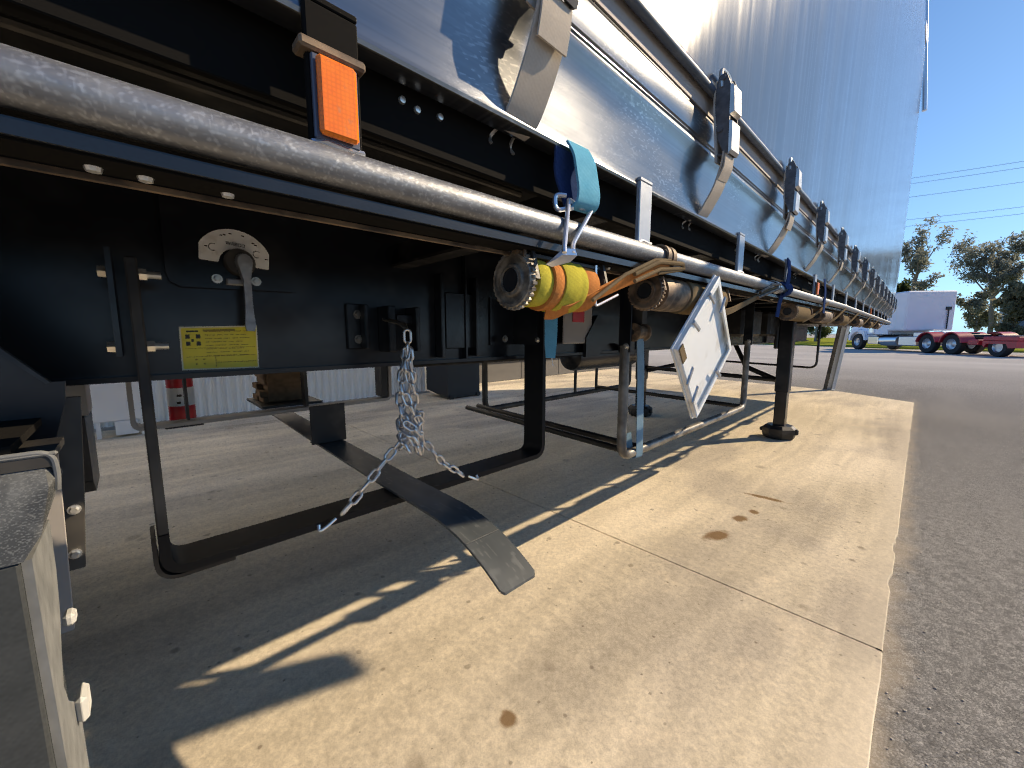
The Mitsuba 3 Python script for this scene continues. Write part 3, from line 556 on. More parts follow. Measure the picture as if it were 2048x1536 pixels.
gp = obj(mud, 'gusset', cat_(YZ([(-.6, .80), (-.088, .82), (-.081, .857), (-.064, .922), (-.062, .945), (-.073, .945), (-.106, .987), (-.3, 1.2), (-.6, 1.29)], -.70, .008)), 'black_paint', False)
obj(gp, 'shelf', box(-.6995, -.53, -.6, -.084, .897, .905), 'channel_black', False)
obj(gp, 'fold', YZ([(-.106, .987), (-.073, .945), (-.076, .943), (-.110, .984)], -.6915, .004), 'dusty_black', False)
mf = obj(TR, 'mudguard', XZ(Polygon([(-2.34, .66), (-2.34, .40), (-2.40, .345), (-2.62, .345), (-2.66, .66)]).buffer(.012), -.235, .065), 'black_bin', False, 'dark mudguard flap on the far side')
obj(mf, 'bracket', box(-2.5, -2.30, -.25, -.155, .675, .80, .003), 'grey_panel', False)
for x in (-0.66, mir(-0.66)):
    wl = obj(TR, 'wheel', lathe([(.28, -.14), (.46, -.15), (.50, -.12), (.51, 0), (.50, .12), (.46, .15), (.28, .14)], (x, -.86, .51), X, 40), 'tyre_rubber')
    obj(wl, 'rim', lathe([(0, .02), (.10, .06), (.14, .03), (.26, .05), (.285, .12), (.285, -.12), (0, -.12)], (x, -.86, .51), X if x > CX else -X, 32), 'wheel_alloy')
obj(TR, 'axle', tube([(-.8, -.86, .51), (-2.42, -.86, .51)], .07, 14), 'black_matt')

# ---------------------------------------------------------------- winches and straps along the tie rail
def winch(y, x, z, R, length, mat_roll, disc='worn_gear'):
    """Ratchet winch hanging from the track, its toothed disc towards the rear; returns its key."""
    k = fresh(TR + '__winch')
    n = 30; teeth = []
    for i in range(n):
        for f, rr in ((0, R), (.42, R), (.58, R * .91), (.95, R * .91)): teeth.append((rr * math.cos((i + f) / n * 2 * math.pi), rr * math.sin((i + f) / n * 2 * math.pi)))
    g = Polygon(teeth)
    obj(k, 'gear', XZ(g, 0, .008).apply_translation((x, y, z)) and _tr(XZ(g, 0, .008), x, y, z), disc, 25)
    cap = lathe([(R * .40, -.004), (R * .52, -.004), (R * .60, .001), (R * .62, .006), (R * .40, .006)], (x, y, z), Y, 26)
    obj(k, 'socket', cat_(cap, lathe([(R * .41, -.006), (R * .41, .0), (0, .0)], (x, y, z), Y, 26)), disc, 40)
    hole = lathe([(0, 0), (R * .40, 0), (R * .40, .001), (0, .001)], (x, y - .0030, z), Y, 22)
    obj(k, 'hole', hole, 'black_bin', False)
    ring = lathe([(R * .80, -.003), (R * .90, -.003), (R * .92, 0), (R * .80, .001)], (x, y, z), Y, 36)
    obj(k, 'rim', ring, disc, 40)
    top = railz(y) - .0335
    sp = [(-R * .95, 0), (-R * .70, R * .95)] + [(-R * .62, top - z), (R * .62, top - z), (R * .70, R * .95), (R * .95, 0), (0, -R * .3)]
    for yy in (y + .0095, y + length + .012): obj(k, 'side_plate', _tr(XZ(sp, 0, .006), x, yy, z), 'dusty_black' if disc == 'worn_gear' else 'rusty_steel', False)
    obj(k, 'top_plate', box(x - R * .62, x + R * .62, y + .009, y + length + .018, top - .006, top, .001), 'dusty_black', False)
    obj(k, 'spindle', lathe([(0, 0), (R * .3, 0), (R * .3, length + .04), (0, length + .04)], (x, y, z), Y, 16), disc)
    obj(k, 'pawl', cat_(box(x + R * .55, x + R * .62, y - .002, y + .002, z + R * .5, z + R * 1.25), tube([(x + R * .3, y - .008, z + R * .95), (x + R * .3, y + .03, z + R * .95)], R * .14, 8)), 'rusty_steel')
    return k
def _tr(m, x, y, z): m.apply_translation((x, y, z)); return m
def roll(k, y0, y1, x, z, r, mat, seed=0):
    rr = random.Random(seed); pr = [(0, 0)]; n = max(3, int((y1 - y0) / .006))
    for i in range(n + 1): pr.append((r * (1 + rr.uniform(-.02, .02)) * (1 - .04 * abs(2 * i / n - 1) ** 4), (y1 - y0) * i / n))
    pr.append((0, y1 - y0))
    obj(k, 'roll', lathe(pr, (x, y0, z), Y, 30), mat, 50)
def hook_on_rail(k, y, n=2, mat='rusty_steel'):
    """Flat claw curled over the tie rail."""
    zr = railz(y)
    for i in range(n):
        yy = y + .022 * i
        c = [(-0.36 + .0205 * math.cos(a), yy, zr + .0205 * math.sin(a)) for a in np.radians(np.linspace(-70, 165, 14))]
        obj(k, 'claw', strip(c, Y, .007, .003), mat)
w1y, w1z = 0.385, 1.0735
winch(w1y, -0.40, w1z, .0405, .165, None)
WS = thing('winch_strap', 'orange and yellow strap wound on the first ratchet winch, its tail hooked on the rail', 'strap')
roll(WS, .408, .435, -.40, w1z, .0345, 'yellow_webbing', 1); roll(WS, .4352, .457, -.40, w1z, .0390, 'orange_webbing', 2)
roll(WS, .4572, .510, -.40, w1z, .0415, 'yellow_webbing', 3); roll(WS, .5102, .545, -.40, w1z, .0385, 'orange_webbing', 4)
pth = fillet([(-.40, .455, 1.0335), (-.384, .475, 1.034), (-.372, .545, 1.063), (-.362, .64, 1.099), (-.350, .70, 1.118), (-.346, .745, 1.128)], .04, 5)
wv = np.linspace(0, 1, len(pth))[:, None] * np.array([.2, -.2, 1.0]) + (1 - np.linspace(0, 1, len(pth)))[:, None] * np.array([.75, .3, .3])
obj(WS, 'tail', strip(pth, wv, np.linspace(.0165, .012, len(pth)), .004), 'orange_webbing')
obj(WS, 'hook', cat_(tube(fillet([(-.352, .63, 1.102), (-.343, .70, 1.130), (-.338, .79, 1.136), (-.342, .80, 1.128), (-.350, .71, 1.112)], .012, 4), .0042, 8), tube([(-.36, .52, 1.052), (-.352, .60, 1.098), (-.345, .69, 1.132), (-.341, .74, 1.137)], .0032, 8),
                     tube([(-.351, .63, 1.09), (-.345, .71, 1.118), (-.340, .80, 1.129)], .0035, 8)), 'tan_webbing')
hook_on_rail(WS, .735, 2)
obj(WS, 'wire', tube(fillet([(-.375, .548, 1.11), (-.375, .55, 1.045), (-.365, .60, 1.066)], .005, 3), .0022, 6), 'zinc')
winch(.762, -0.40, 1.087, .0400, .38, None, 'rusty_steel')
WS2 = thing('winch_strap', 'dirty tan strap on the second winch, just behind the white diamond', 'strap')
roll(WS2, .79, .90, -.40, 1.087, .038, 'rusty_steel', 5); roll(WS2, .905, 1.13, -.40, 1.087, .0405, 'tan_webbing', 6)
pth = fillet([(-.392, 1.10, 1.050), (-.372, 1.18, 1.060), (-.36, 1.34, 1.102), (-.345, 1.52, 1.148)], .05, 5)
obj(WS2, 'tail', strip(pth, np.array([.3, -.2, 1.0]), np.linspace(.010, .007, len(pth)), .004), 'tan_webbing')
obj(WS2, 'hook', cat_(tube([(-.352, 1.38, 1.125), (-.343, 1.47, 1.155), (-.340, 1.56, 1.162)], .0045, 8), tube([(-.352, 1.36, 1.108), (-.343, 1.47, 1.133), (-.340, 1.56, 1.150)], .0045, 8)), 'rusty_steel')
hook_on_rail(WS2, 1.54, 2, 'buckle_steel')
for i, y in enumerate((1.98, 2.63, 3.35, 4.3, 5.3, 6.3)):
    winch(y, -0.40, 1.094 + .004 * (i > 0), .0395, .30, None, 'rusty_steel')
    w = thing('winch_strap', ('tan strap rolled on the third winch, above the landing leg', 'brown strap rolled on the fourth winch, left of the grey prop', 'brown strap rolled on the fifth winch along the rail', 'brown strap rolled on the sixth winch along the rail', 'brown strap on the seventh winch along the rail', 'brown strap on the farthest winch along the rail')[i], 'strap')
    roll(w, y + .025, y + .28, -.40, 1.094 + .004 * (i > 0), .037, 'tan_webbing' if i % 2 == 0 else 'rusty_steel', 10 + i)
    p2 = fillet([(-.39, y + .27, 1.06), (-.365, y + .38, 1.09), (-.345, y + .58, 1.155)], .05, 4)
    obj(w, 'tail', strip(p2, np.array([.3, -.2, 1.0]), .008, .004), 'tan_webbing')
# low rollers behind the rail
for x, y, z in ((-.87, 1.555, 1.008), (-.98, 3.45, 1.02)):
    k = fresh(TR + '__roller')
    obj(k, 'drum', lathe([(0, 0), (.030, 0), (.040, .004), (.040, .014), (.030, .018), (.030, .085), (.041, .089), (.041, .10), (0, .10)], (x, y, z), Y, 24), 'rusty_steel')
    obj(k, 'hole', lathe([(0, 0), (.012, 0), (.012, .001), (0, .001)], (x, y - .0015, z), Y, 14), 'black_bin', False)
    obj(k, 'bracket', box(x - .03, x + .03, y + .03, y + .07, z + .035, 1.23), 'dusty_black', False)

# blue strap loop and its wire hook over the tie rail
BS = thing('blue_strap', 'bright blue strap loop with a bent wire hook hanging over the tie rail', 'strap')
yb = .4735; hw = .0245
obj(BS, 'webbing', strip(fillet([(-.3595, yb - .001, 1.262), (-.347, yb, 1.242), (-.339, yb + .002, 1.195), (-.342, yb + .003, 1.179), (-.356, yb + .003, 1.174), (-.364, yb + .002, 1.180)], .01, 5), np.array([0, 1, .03]), hw, .0035), 'blue_webbing')
obj(BS, 'webbing', strip(fillet([(-.366, yb - .016, 1.262), (-.369, yb - .014, 1.22), (-.362, yb, 1.180)], .01, 5), Y, hw, .003), 'navy_webbing', 32, 'dark blue back of the loop')
wr = .0033
obj(BS, 'hook', cat_(
    tube(fillet([(-.352, .446, 1.182), (-.331, .412, 1.112), (-.329, .410, 1.104)], .006, 4), wr, 10),
    tube(fillet([(-.352, .446, 1.182), (-.350, .47, 1.176), (-.350, .499, 1.181), (-.333, .432, 1.118), (-.326, .424, 1.104)], .008, 4), wr, 10),
    tube(fillet([(-.352, .44, 1.186), (-.36, .425, 1.186), (-.357, .425, 1.165), (-.350, .452, 1.172)], .008, 4), wr, 8)), 'zinc')
obj(BS, 'hook_tip', hull([(-.332, .412, 1.110), (-.324, .426, 1.110), (-.332, .410, 1.102), (-.322, .428, 1.102), (-.340, .405, 1.096), (-.330, .424, 1.094), (-.352, .40, 1.091), (-.348, .408, 1.088)]), 'zinc')
NS = thing('navy_strap', 'dark navy strap knotted round the tie rail, third hanger along', 'strap')
for i, (a, dy) in enumerate(((0, 0), (.5, .03), (1.1, -.03))):
    c = [(-.362 + .024 * math.cos(t), 1.66 + dy * math.sin(t * .5) + .01 * i, railz(1.66) + .024 * math.sin(t)) for t in np.linspace(a, a + 5.8, 22)]
    obj(NS, 'wrap', strip(c, np.array([.1, 1, .2]), .019, .003), 'navy_webbing')
obj(NS, 'webbing', strip(fillet([(-.352, 1.70, 1.262), (-.345, 1.69, 1.21), (-.345, 1.67, 1.165), (-.36, 1.66, 1.12), (-.365, 1.66, 1.06)], .02, 4), Y, .021, .003), 'navy_webbing')
NS2 = thing('navy_strap', 'short navy strap end hanging from the rail beside the second orange reflector', 'strap')
obj(NS2, 'webbing', strip(fillet([(-.350, 2.42, 1.262), (-.342, 2.42, 1.20), (-.342, 2.42, 1.10)], .02, 4), Y, .021, .003), 'navy_webbing')
# blue straps lower down
LB = thing('blue_strap', 'short blue strap hanging below the first winch beside the wide black guard leg', 'strap')
obj(LB, 'webbing', strip(fillet([(-.70, .822, 1.10), (-.70, .820, 1.03), (-.698, .817, .935)], .02, 4), np.array([.15, 1, 0]), np.array([.024] * 1 + [.0215] * 5 + [.019]), .003)) if False else obj(LB, 'webbing', strip([(-.70, .822, 1.12), (-.70, .820, 1.03), (-.698, .817, .975), (-.696, .814, .935)], np.array([.15, 1, 0]), np.array([.024, .022, .021, .016]), .003), 'blue_webbing')
obj(LB, 'fray', tube([(-.696, .82, .937), (-.695, .822, .92), (-.696, .826, .912)], .0015, 5), 'white_paint')
PB = thing('blue_strap', 'long faded blue strap pulled tight from roller down to the rack tube', 'strap')
obj(PB, 'webbing', strip(fillet([EYE + (np.array(q) - EYE) * .933 for q in ((-.928, 1.738, .985), (-.932, 1.765, .80), (-.938, 1.795, .43), (-.941, 1.80, .380), (-.966, 1.80, .372), (-.990, 1.795, .382), (-.992, 1.77, .50))], .01, 5), np.array([.2, 1, 0]), .0225, .003), 'pale_blue_webbing')

# ---------------------------------------------------------------- white diamond placard holder hanging from the rail
DP = thing('placard_holder', 'white diamond-shaped metal placard holder hanging below the tie rail', 'placard holder')
Cc = np.array([-.362, .978, .965]); ad = math.radians(43.5); sq = .117
e1 = np.array([0.06, math.cos(ad), math.sin(ad)]); e1 /= np.linalg.norm(e1); e2 = np.array([0.06, -math.sin(ad), math.cos(ad)]); e2 -= e1 * e1.dot(e2); e2 /= np.linalg.norm(e2); e3 = np.cross(e1, e2)
def on(m):
    m.apply_transform(frame_m(Cc, e1, e2, e3)); return m
base = Polygon([(-sq, -sq), (sq, -sq), (sq, sq), (-sq, sq)]).buffer(.006)
obj(DP, 'panel', on(trimesh.creation.extrude_polygon(base, .004, engine='earcut')), 'placard_white', False)
for i, (p, q) in enumerate((((-1, -1), (1, -1)), ((1, -1), (1, 1)), ((1, 1), (-1, 1)), ((-1, 1), (-1, -1)))):
    p, q = np.array(p) * (sq + .002), np.array(q) * (sq + .002)
    nrm = np.array([(p + q)[1], -(p + q)[0]]); 
    inn = -(p + q) / np.linalg.norm(p + q)
    pr = []
    for base_, h in ((0, .0045), (0, .013), (.003, .015), (.014, .015), (.014, .0120), (.004, .0120), (.004, .0045)):
        pr.append((base_, h))
    ring = []
    for e, sg in ((p, 1), (q, -1)):
        dirv = (q - p) / np.linalg.norm(q - p) * sg
        ring.append([np.r_[e + inn * a + dirv * a, h] for a, h in pr])
    v = np.array(ring[0] + ring[1]); n_ = len(pr); f = []
    for k in range(n_):
        l = (k + 1) % n_; f += [[k, l, n_ + l], [k, n_ + l, n_ + k]]
    f += [[0, k + 1, k] for k in range(1, n_ - 1)] + [[n_, n_ + k, n_ + k + 1] for k in range(1, n_ - 1)]
    t = trimesh.Trimesh(v, f, process=False); t.fix_normals()
    obj(DP, 'edge', on(t), 'placard_white', False)
for a, b, r_ in ((-.104, .02, 0), (-.104, -.045, 0), (.02, -.104, 1), (.104, .045, 0), (-.03, .104, 1), (.06, .104, 1)):
    m = hull([(-.022, -.005, .0152), (.022, -.004, .0152), (.022, .006, .0152), (-.022, .005, .0152), (-.02, -.003, .0185), (.02, -.002, .0185), (.02, .004, .0185), (-.02, .003, .0185)])
    m.apply_transform(trimesh.transformations.rotation_matrix(.35 + r_ * 1.57, Z)); m.apply_translation((a, b, 0)); obj(DP, 'clip', on(m), 'cast_alloy')
obj(DP, 'hanger', cat_(box(-.372, -.364, 1.005, 1.035, 1.125, 1.150, .002)), 'dusty_black', False)
obj(DP, 'dirt_clip', on(box(-.119, -.099, .075, .118, .0152, .0182, .001)), 'tan_webbing')

# ---------------------------------------------------------------- chain
CH = thing('chain', 'bunched zinc chain hanging from the chassis bracket, both ends hooked on the guard', 'chain')
def link_mesh(L=.047, Wd=.0275, r=.0043):
    h = L / 2 - Wd / 2; pts = []
    for t in np.linspace(-90, 90, 7): pts.append(((Wd / 2 - r) * math.sin(math.radians(t)) * 1.0, 0, h + (Wd / 2 - r) * math.cos(math.radians(t))))
    for t in np.linspace(90, 270, 7): pts.append(((Wd / 2 - r) * math.sin(math.radians(t)), 0, -h + (Wd / 2 - r) * math.cos(math.radians(t))))
    return tube(pts, r, 8, closed=True)
LK = mikit.ply(link_mesh(), 'zinc', smooth=True)
def links(path, seed, pitch=.037, rnd=10, name='link'):
    p = np.asarray(path, float); d = np.r_[0, np.cumsum(np.linalg.norm(np.diff(p, axis=0), axis=1))]; r = random.Random(seed)
    for i in range(int(d[-1] / pitch)):
        s = (i + .5) * pitch; q = np.array([np.interp(s, d, p[:, k]) for k in range(3)]); q2 = np.array([np.interp(min(s + .01, d[-1]), d, p[:, k]) for k in range(3)]); q1 = np.array([np.interp(max(s - .01, 0), d, p[:, k]) for k in range(3)])
        ez = (q2 - q1) / np.linalg.norm(q2 - q1); h = np.array([1.0, .25, .1]); ex = h - ez * h.dot(ez); ex /= np.linalg.norm(ex); ey = np.cross(ez, ex)
        a = math.radians((45 if i % 2 else -45) + r.uniform(-rnd, rnd)); ex, ey = math.cos(a) * ex + math.sin(a) * ey, -math.sin(a) * ex + math.cos(a) * ey
        copy(CH, name, LK, T(frame_m(q, ex, ey, ez)))
cx_, cy_ = -1.045, .580
top = (cx_, cy_, 1.012)
links([top, (cx_, cy_, .9365)], 1)
rj = random.Random(8)
for k in range(4):
    a = k * 1.57; pts = []
    for z in np.linspace(.96, .70, 9):
        t = (.96 - z) / .26; w = .004 + .013 * t + .008 * math.sin(t * 3.1)
        pts.append((cx_ + w * math.cos(a + t * 4.5) * 1.1, cy_ + w * 1.15 * math.sin(a + t * 4.5) - .008 * math.sin(t * 3.14), z))
    links(pts, 20 + k, .035, 25)
for k in range(6):     # the knot
    a = k * 1.05; pts = []
    for t in np.linspace(0, 1, 7): pts.append((cx_ + .030 * math.cos(a + t * 2.6), cy_ + .030 * math.sin(a + t * 2.6), .755 - .115 * t + .012 * math.sin(6 * t + k)))
    links(pts, 40 + k, .033, 40)
links([(cx_, cy_ - .005, .72), (cx_ - .005, .535, .67), (-1.06, .45, .58), (-1.065, .40, .53), (-1.068, .37, .502)], 60)
links([(cx_, cy_ + .005, .72), (cx_ - .005, .63, .665), (-1.06, .70, .58), (-1.065, .765, .53), (-1.068, .80, .502)], 61)
for y, s in ((.357, -1), (.813, 1)):
    obj(CH, 'end_hook', cat_(tube(fillet([(-1.066, y, .500), (-1.064, y + s * .025, .486), (-1.068, y + s * .045, .476), (-1.076, y + s * .042, .492)], .010, 4), .0045, 8)), 'zinc', label='hook at the end of the chain')
obj(CH, 'shackle', tube(fillet([(-1.175, .570, 1.045), (-1.07, .572, 1.03), (-1.045, .580, 1.008), (-1.07, .590, 1.03), (-1.175, .592, 1.045)], .02, 5), .004, 8), 'dark_bolt')

# ---------------------------------------------------------------- flat steel bar lying across the guards
FB = thing('flat_bar', 'long flat steel bar with a bent-down tip lying across the guard under the trailer', 'steel bar')
K_ = .957
bp = [(x * K_, y * K_, 1 + (z - 1) * K_) for x, y, z in ((-3.10, .638, .512), (-2.0, .636, .487), (-1.2, .632, .481), (-.93, .628, .4835), (-.86, .626, .481), (-.80, .624, .4735), (-.75, .622, .462), (-.68, .620, .437), (-.622, .618, .4085))]
bm = strip(fillet(bp, .05, 4), Y, .0550, .007)
obj(FB, 'bar', bm, 'bar_steel', 40)
cor = [(-.617, -.054), (-.613, -.050), (-.613, .050), (-.617, .054)]
FBT = [EYE + (np.array([x, .618 + dy, .4085 + (x + .622) * -.49 + dz]) - EYE) * K_ for x, dy in cor + [(-.6225, -.0572), (-.6225, .0572)] for dz in (-.0035, .0035)]
obj(FB, 'tip', hull(FBT), 'bar_steel', 30)
obj(FB, 'crease', strip([EYE + (np.array(q) - EYE) * K_ + [0, 0, .0012] for q in ((-.757, .566, .4675), (-.757, .676, .4675))], X, .0016, .0008), 'pale_flange')
obj(FB, 'upright_plate', cat_(box(-1.823, -1.813, .526, .675, .5145, .686, .002), box(-1.875, -1.8235, .536, .665, .5135, .5175)), 'black_matt', False)

# ---------------------------------------------------------------- fire extinguisher and clutter on the far side
FE = thing('fire_extinguisher', 'red fire extinguisher with a white label standing behind the far guard rail', 'fire extinguisher')
ex_, ey_ = -2.42, .140
obj(FE, 'cylinder', lathe([(0, 0), (.044, 0), (.050, .010), (.050, .30), (.042, .34), (.02, .37), (0, .37)], (ex_, ey_, .575), Z, 28), 'red_paint')
obj(FE, 'label_band', lathe([(.0507, 0), (.0512, .001), (.0512, .085), (.0507, .086)], (ex_, ey_, .665), Z, 28), 'white_paint')
obj(FE, 'print', cat_(*[_tr(hull([(.0513 * math.cos(a), .0513 * math.sin(a), z) for a in (a0, a0 + w) for z in (z0, z0 + .010)] + [(.0521 * math.cos(a), .0521 * math.sin(a), z) for a in (a0, a0 + w) for z in (z0, z0 + .010)]), ex_, ey_, .665) for a0, w, z0 in ((-.35, .35, .045), (.2, .25, .048), (-.4, .3, .012))]), 'black_print', False)
obj(FE, 'valve', cat_(lathe([(0, 0), (.016, 0), (.016, .05), (0, .05)], (ex_, ey_, .945), Z, 14), box(ex_ - .01, ex_ + .01, ey_ - .02, ey_ + .08, .985, 1.0, .003)), 'black_bin')
obj(FE, 'bracket', box(ex_ - .09, ex_ + .06, ey_ - .07, ey_ + .07, .566, .5745), 'black_matt', False)
TB = thing('timber_stack', 'stack of dark weathered timber dunnage on the far guard', 'timber')
rt = random.Random(3)
for i in range(5):
    for j in range(2):
        z = .635 + i * .0315
        obj(TB, 'plank', box(-2.62 + j * .12, -2.51 + j * .12, .475 + rt.uniform(-.02, .02), .67 + rt.uniform(-.02, .03), z, z + .030, .003), 'timber', False)
obj(TB, 'crate_board', box(-2.39, -2.375, .49, .67, .640, .80, .003), 'timber', False)
obj(TR, 'far_rail', box(-2.66, -2.28, .44, .73, .6205, .6335), 'dusty_black', False)

# ---------------------------------------------------------------- shed wall and yard clutter beyond the trailer
SH = thing('steel_shed', 'pale corrugated steel shed wall seen under the trailer', 'shed')
def corr(y0, y1, z0, z1, x, pitch=.095, amp=.017):
    n = int((y1 - y0) / pitch * 8); ys_ = np.linspace(y0, y1, n); xs = x + amp * np.clip(1.6 * np.sin(ys_ / pitch * 2 * np.pi), -1, 1)
    v = np.vstack([np.stack([xs, ys_, np.full(n, z0)], 1), np.stack([xs, ys_, np.full(n, z1)], 1)]); f = [[i, i + 1, n + i + 1] for i in range(n - 1)] + [[i, n + i + 1, n + i] for i in range(n - 1)]
    return trimesh.Trimesh(v, f, process=False)
for y0 in np.arange(-11.8, 3.6, .76): obj(SH, 'sheet', corr(y0, min(y0 + .76, 3.95), .03, 6.0, -5.85), 'shed_steel', False)
obj(SH, 'base_plate', box(-5.9, -5.80, -11.8, 3.95, 0.0005, .03), 'grey_panel', False)
obj(SH, 'corner_post', box(-5.95, -5.80, 3.955, 4.06, .0005, 6.05, .004), 'shed_steel', False)
obj(SH, 'roof', box(-16, -5.6, -12, 4.2, 6.06, 6.15), 'shed_steel', False)
BB = thing('steel_skip', 'black steel bin at the end of the corrugated shed wall', 'bin')
obj(BB, 'body', XZ([(-5.55, .10), (-4.95, .02), (-4.95, .62), (-5.55, .62)], 3.40, .62), 'black_bin', False)
obj(BB, 'lid', box(-5.58, -4.92, 3.38, 4.04, .6205, .65, .004), 'black_matt', False)
obj(BB, 'foot', cat_(box(-5.0, -4.93, 3.42, 3.5, .0005, .06), box(-5.0, -4.93, 3.95, 4.02, .0005, .06)), 'black_matt', False)
CW = thing('concrete_wall', 'long low grey panel wall to the right of the black bin', 'wall')
for i in range(5):
    y0 = 4.9 + i * 1.3; obj(CW, 'panel', box(-6.25, -6.15, y0 + .006, y0 + 1.294, .0005, 2.6, .006), 'wall_grey', False)
obj(CW, 'rail', box(-6.15, -6.11, 4.9, 11.4, .42, .47), 'dusty_black', False)
WC = thing('white_cabinet', 'white metal cabinet on short legs against the corrugated wall', 'cabinet')
obj(WC, 'body', box(-5.70, -5.35, -.36, .05, .16, .55, .008), 'white_paint')
obj(WC, 'leg', box(-5.42, -5.36, -.33, -.30, .0005, .159), 'white_paint', False); obj(WC, 'leg', box(-5.42, -5.36, -.02, .03, .0005, .159), 'white_paint', False)
obj(WC, 'drawer', box(-5.45, -5.34, -.20, -.04, .02, .155, .003), 'white_paint', False)

# ---------------------------------------------------------------- prop post at the pad's far edge
PP = thing('prop_post', 'leaning galvanised steel post standing at the far edge of the pad', 'post')
a, b = np.array([-1.07, 8.93, 0.001]), np.array([-.925, 8.80, 1.235])
obj(PP, 'channel', cat_(strip([a, b], np.array([1, .3, 0]), .035, .006), strip([a + [.05, .02, 0], b + [.05, .02, 0]], np.array([.3, .95, 0]), .055, .006)), 'hanger_plate', False)
obj(PP, 'back', strip([a + [-.06, .01, 0], b + [-.06, .01, 0]], np.array([1, .2, 0]), .03, .01), 'dusty_black', False)
obj(PP, 'foot_plate', box(-1.16, -.99, 8.86, 9.0, .0005, .010), 'galvanised', False)

# ---------------------------------------------------------------- parked truck in the yard
TK = thing('prime_mover', 'white truck with tall pale sleeper cab and red rear guards parked across the yard', 'truck')
RE, FR = np.array([2.53, 29.35]), np.array([-2.6, 36.15])
ux = (FR - RE) / np.linalg.norm(FR - RE); ux = np.array([ux[0], ux[1], 0]); uy = np.cross(Z, ux)   # ux to the truck's nose; uy to its left, towards the camera
LEN = np.linalg.norm(FR - RE)
def trk(m): m.apply_transform(frame_m((RE[0], RE[1], -.012), ux, uy, Z)); return m
def tpris(poly, w0, w1): # side view polygon (along, z), across from w0 to w1
    m = trimesh.creation.extrude_polygon(Polygon(poly), w1 - w0, engine='earcut'); m.apply_transform(frame_m((0, w1, 0), X, Z, -Y)); return m
HW = 1.2
obj(TK, 'bonnet', trk(tpris([(6.15, .62), (7.15, .62), (7.15, 1.0), (8.3, 1.0), (8.38, .6), (8.5, .6), (8.5, 1.35), (8.35, 1.62), (6.75, 1.98), (6.2, 2.0)], -1.0, 1.0)), 'truck_white', 25)
obj(TK, 'mudguard', trk(tpris([(6.95, .62)] + [(7.62 + .66 * math.cos(t), .52 + .66 * math.sin(t)) for t in np.linspace(math.pi * .95, .1, 12)] + [(8.4, .6), (8.42, .9), (8.2, 1.25), (7.6, 1.32), (7.0, 1.22), (6.85, .62)], -HW, HW)), 'truck_white', 25)
obj(TK, 'sleeper', trk(box(3.85, 5.18, -1.2, 1.2, 1.20, 3.42, .07)), 'box_white', 30)
obj(TK, 'cab', trk(tpris([(5.185, .99), (6.25, .99), (6.25, 1.95), (5.9, 2.75), (5.185, 3.30)], -1.08, 1.08)), 'truck_white', 25)
obj(TK, 'window', trk(cat_(tpris([(5.32, 1.95), (6.08, 1.95), (5.85, 2.5), (5.32, 2.55)], -1.092, 1.092))), 'dark_glass', False)
obj(TK, 'grab_rail', trk(cat_(tube([(3.80, -.82, 1.3), (3.80, -.82, 2.45)], .03, 8), box(3.79, 3.848, -.95, -.70, 2.35, 2.52))), 'black_bin', False)
obj(TK, 'seam', trk(cat_(box(3.842, 3.849, -1.1, 1.1, 3.05, 3.08), box(4.5, 4.53, 1.2, 1.206, 1.25, 3.35))), 'shed_steel', False)
obj(TK, 'rear_gear', trk(cat_(box(3.2, 3.8, -.9, -.2, .86, 1.15, .03), box(3.3, 3.75, .1, .8, .86, 1.10, .03), tube([(3.5, .0, .95), (3.0, .0, 1.15), (2.7, .0, 1.0)], .03, 8))), 'zinc')
obj(TK, 'windscreen', trk(hull([(6.262, -.95, 2.0), (6.262, .95, 2.0), (5.925, -.9, 2.72), (5.925, .9, 2.72), (6.24, .95, 2.0), (6.24, -.95, 2.0), (5.90, .9, 2.72), (5.90, -.9, 2.72)])), 'dark_glass', False)
obj(TK, 'sill', trk(box(4.6, 6.8, -1.13, 1.13, .955, .988)), 'black_bin', False)
obj(TK, 'air_cleaner', trk(cat_(*[lathe([(0, 0), (.17, 0), (.17, .55), (.10, .62), (0, .62)], (6.42, 1.12 * q, 1.1), Z, 16) for q in (-1, 1)])), 'chrome')
obj(TK, 'mirror', trk(cat_(*[box(6.0, 6.08, 1.18 * q - .1, 1.18 * q + .1, 1.9, 2.5, .02) for q in (-1, 1)])), 'black_bin')
obj(TK, 'chassis', trk(box(-.1, 8.3, -.45, .45, .60, .85)), 'black_bin', False)
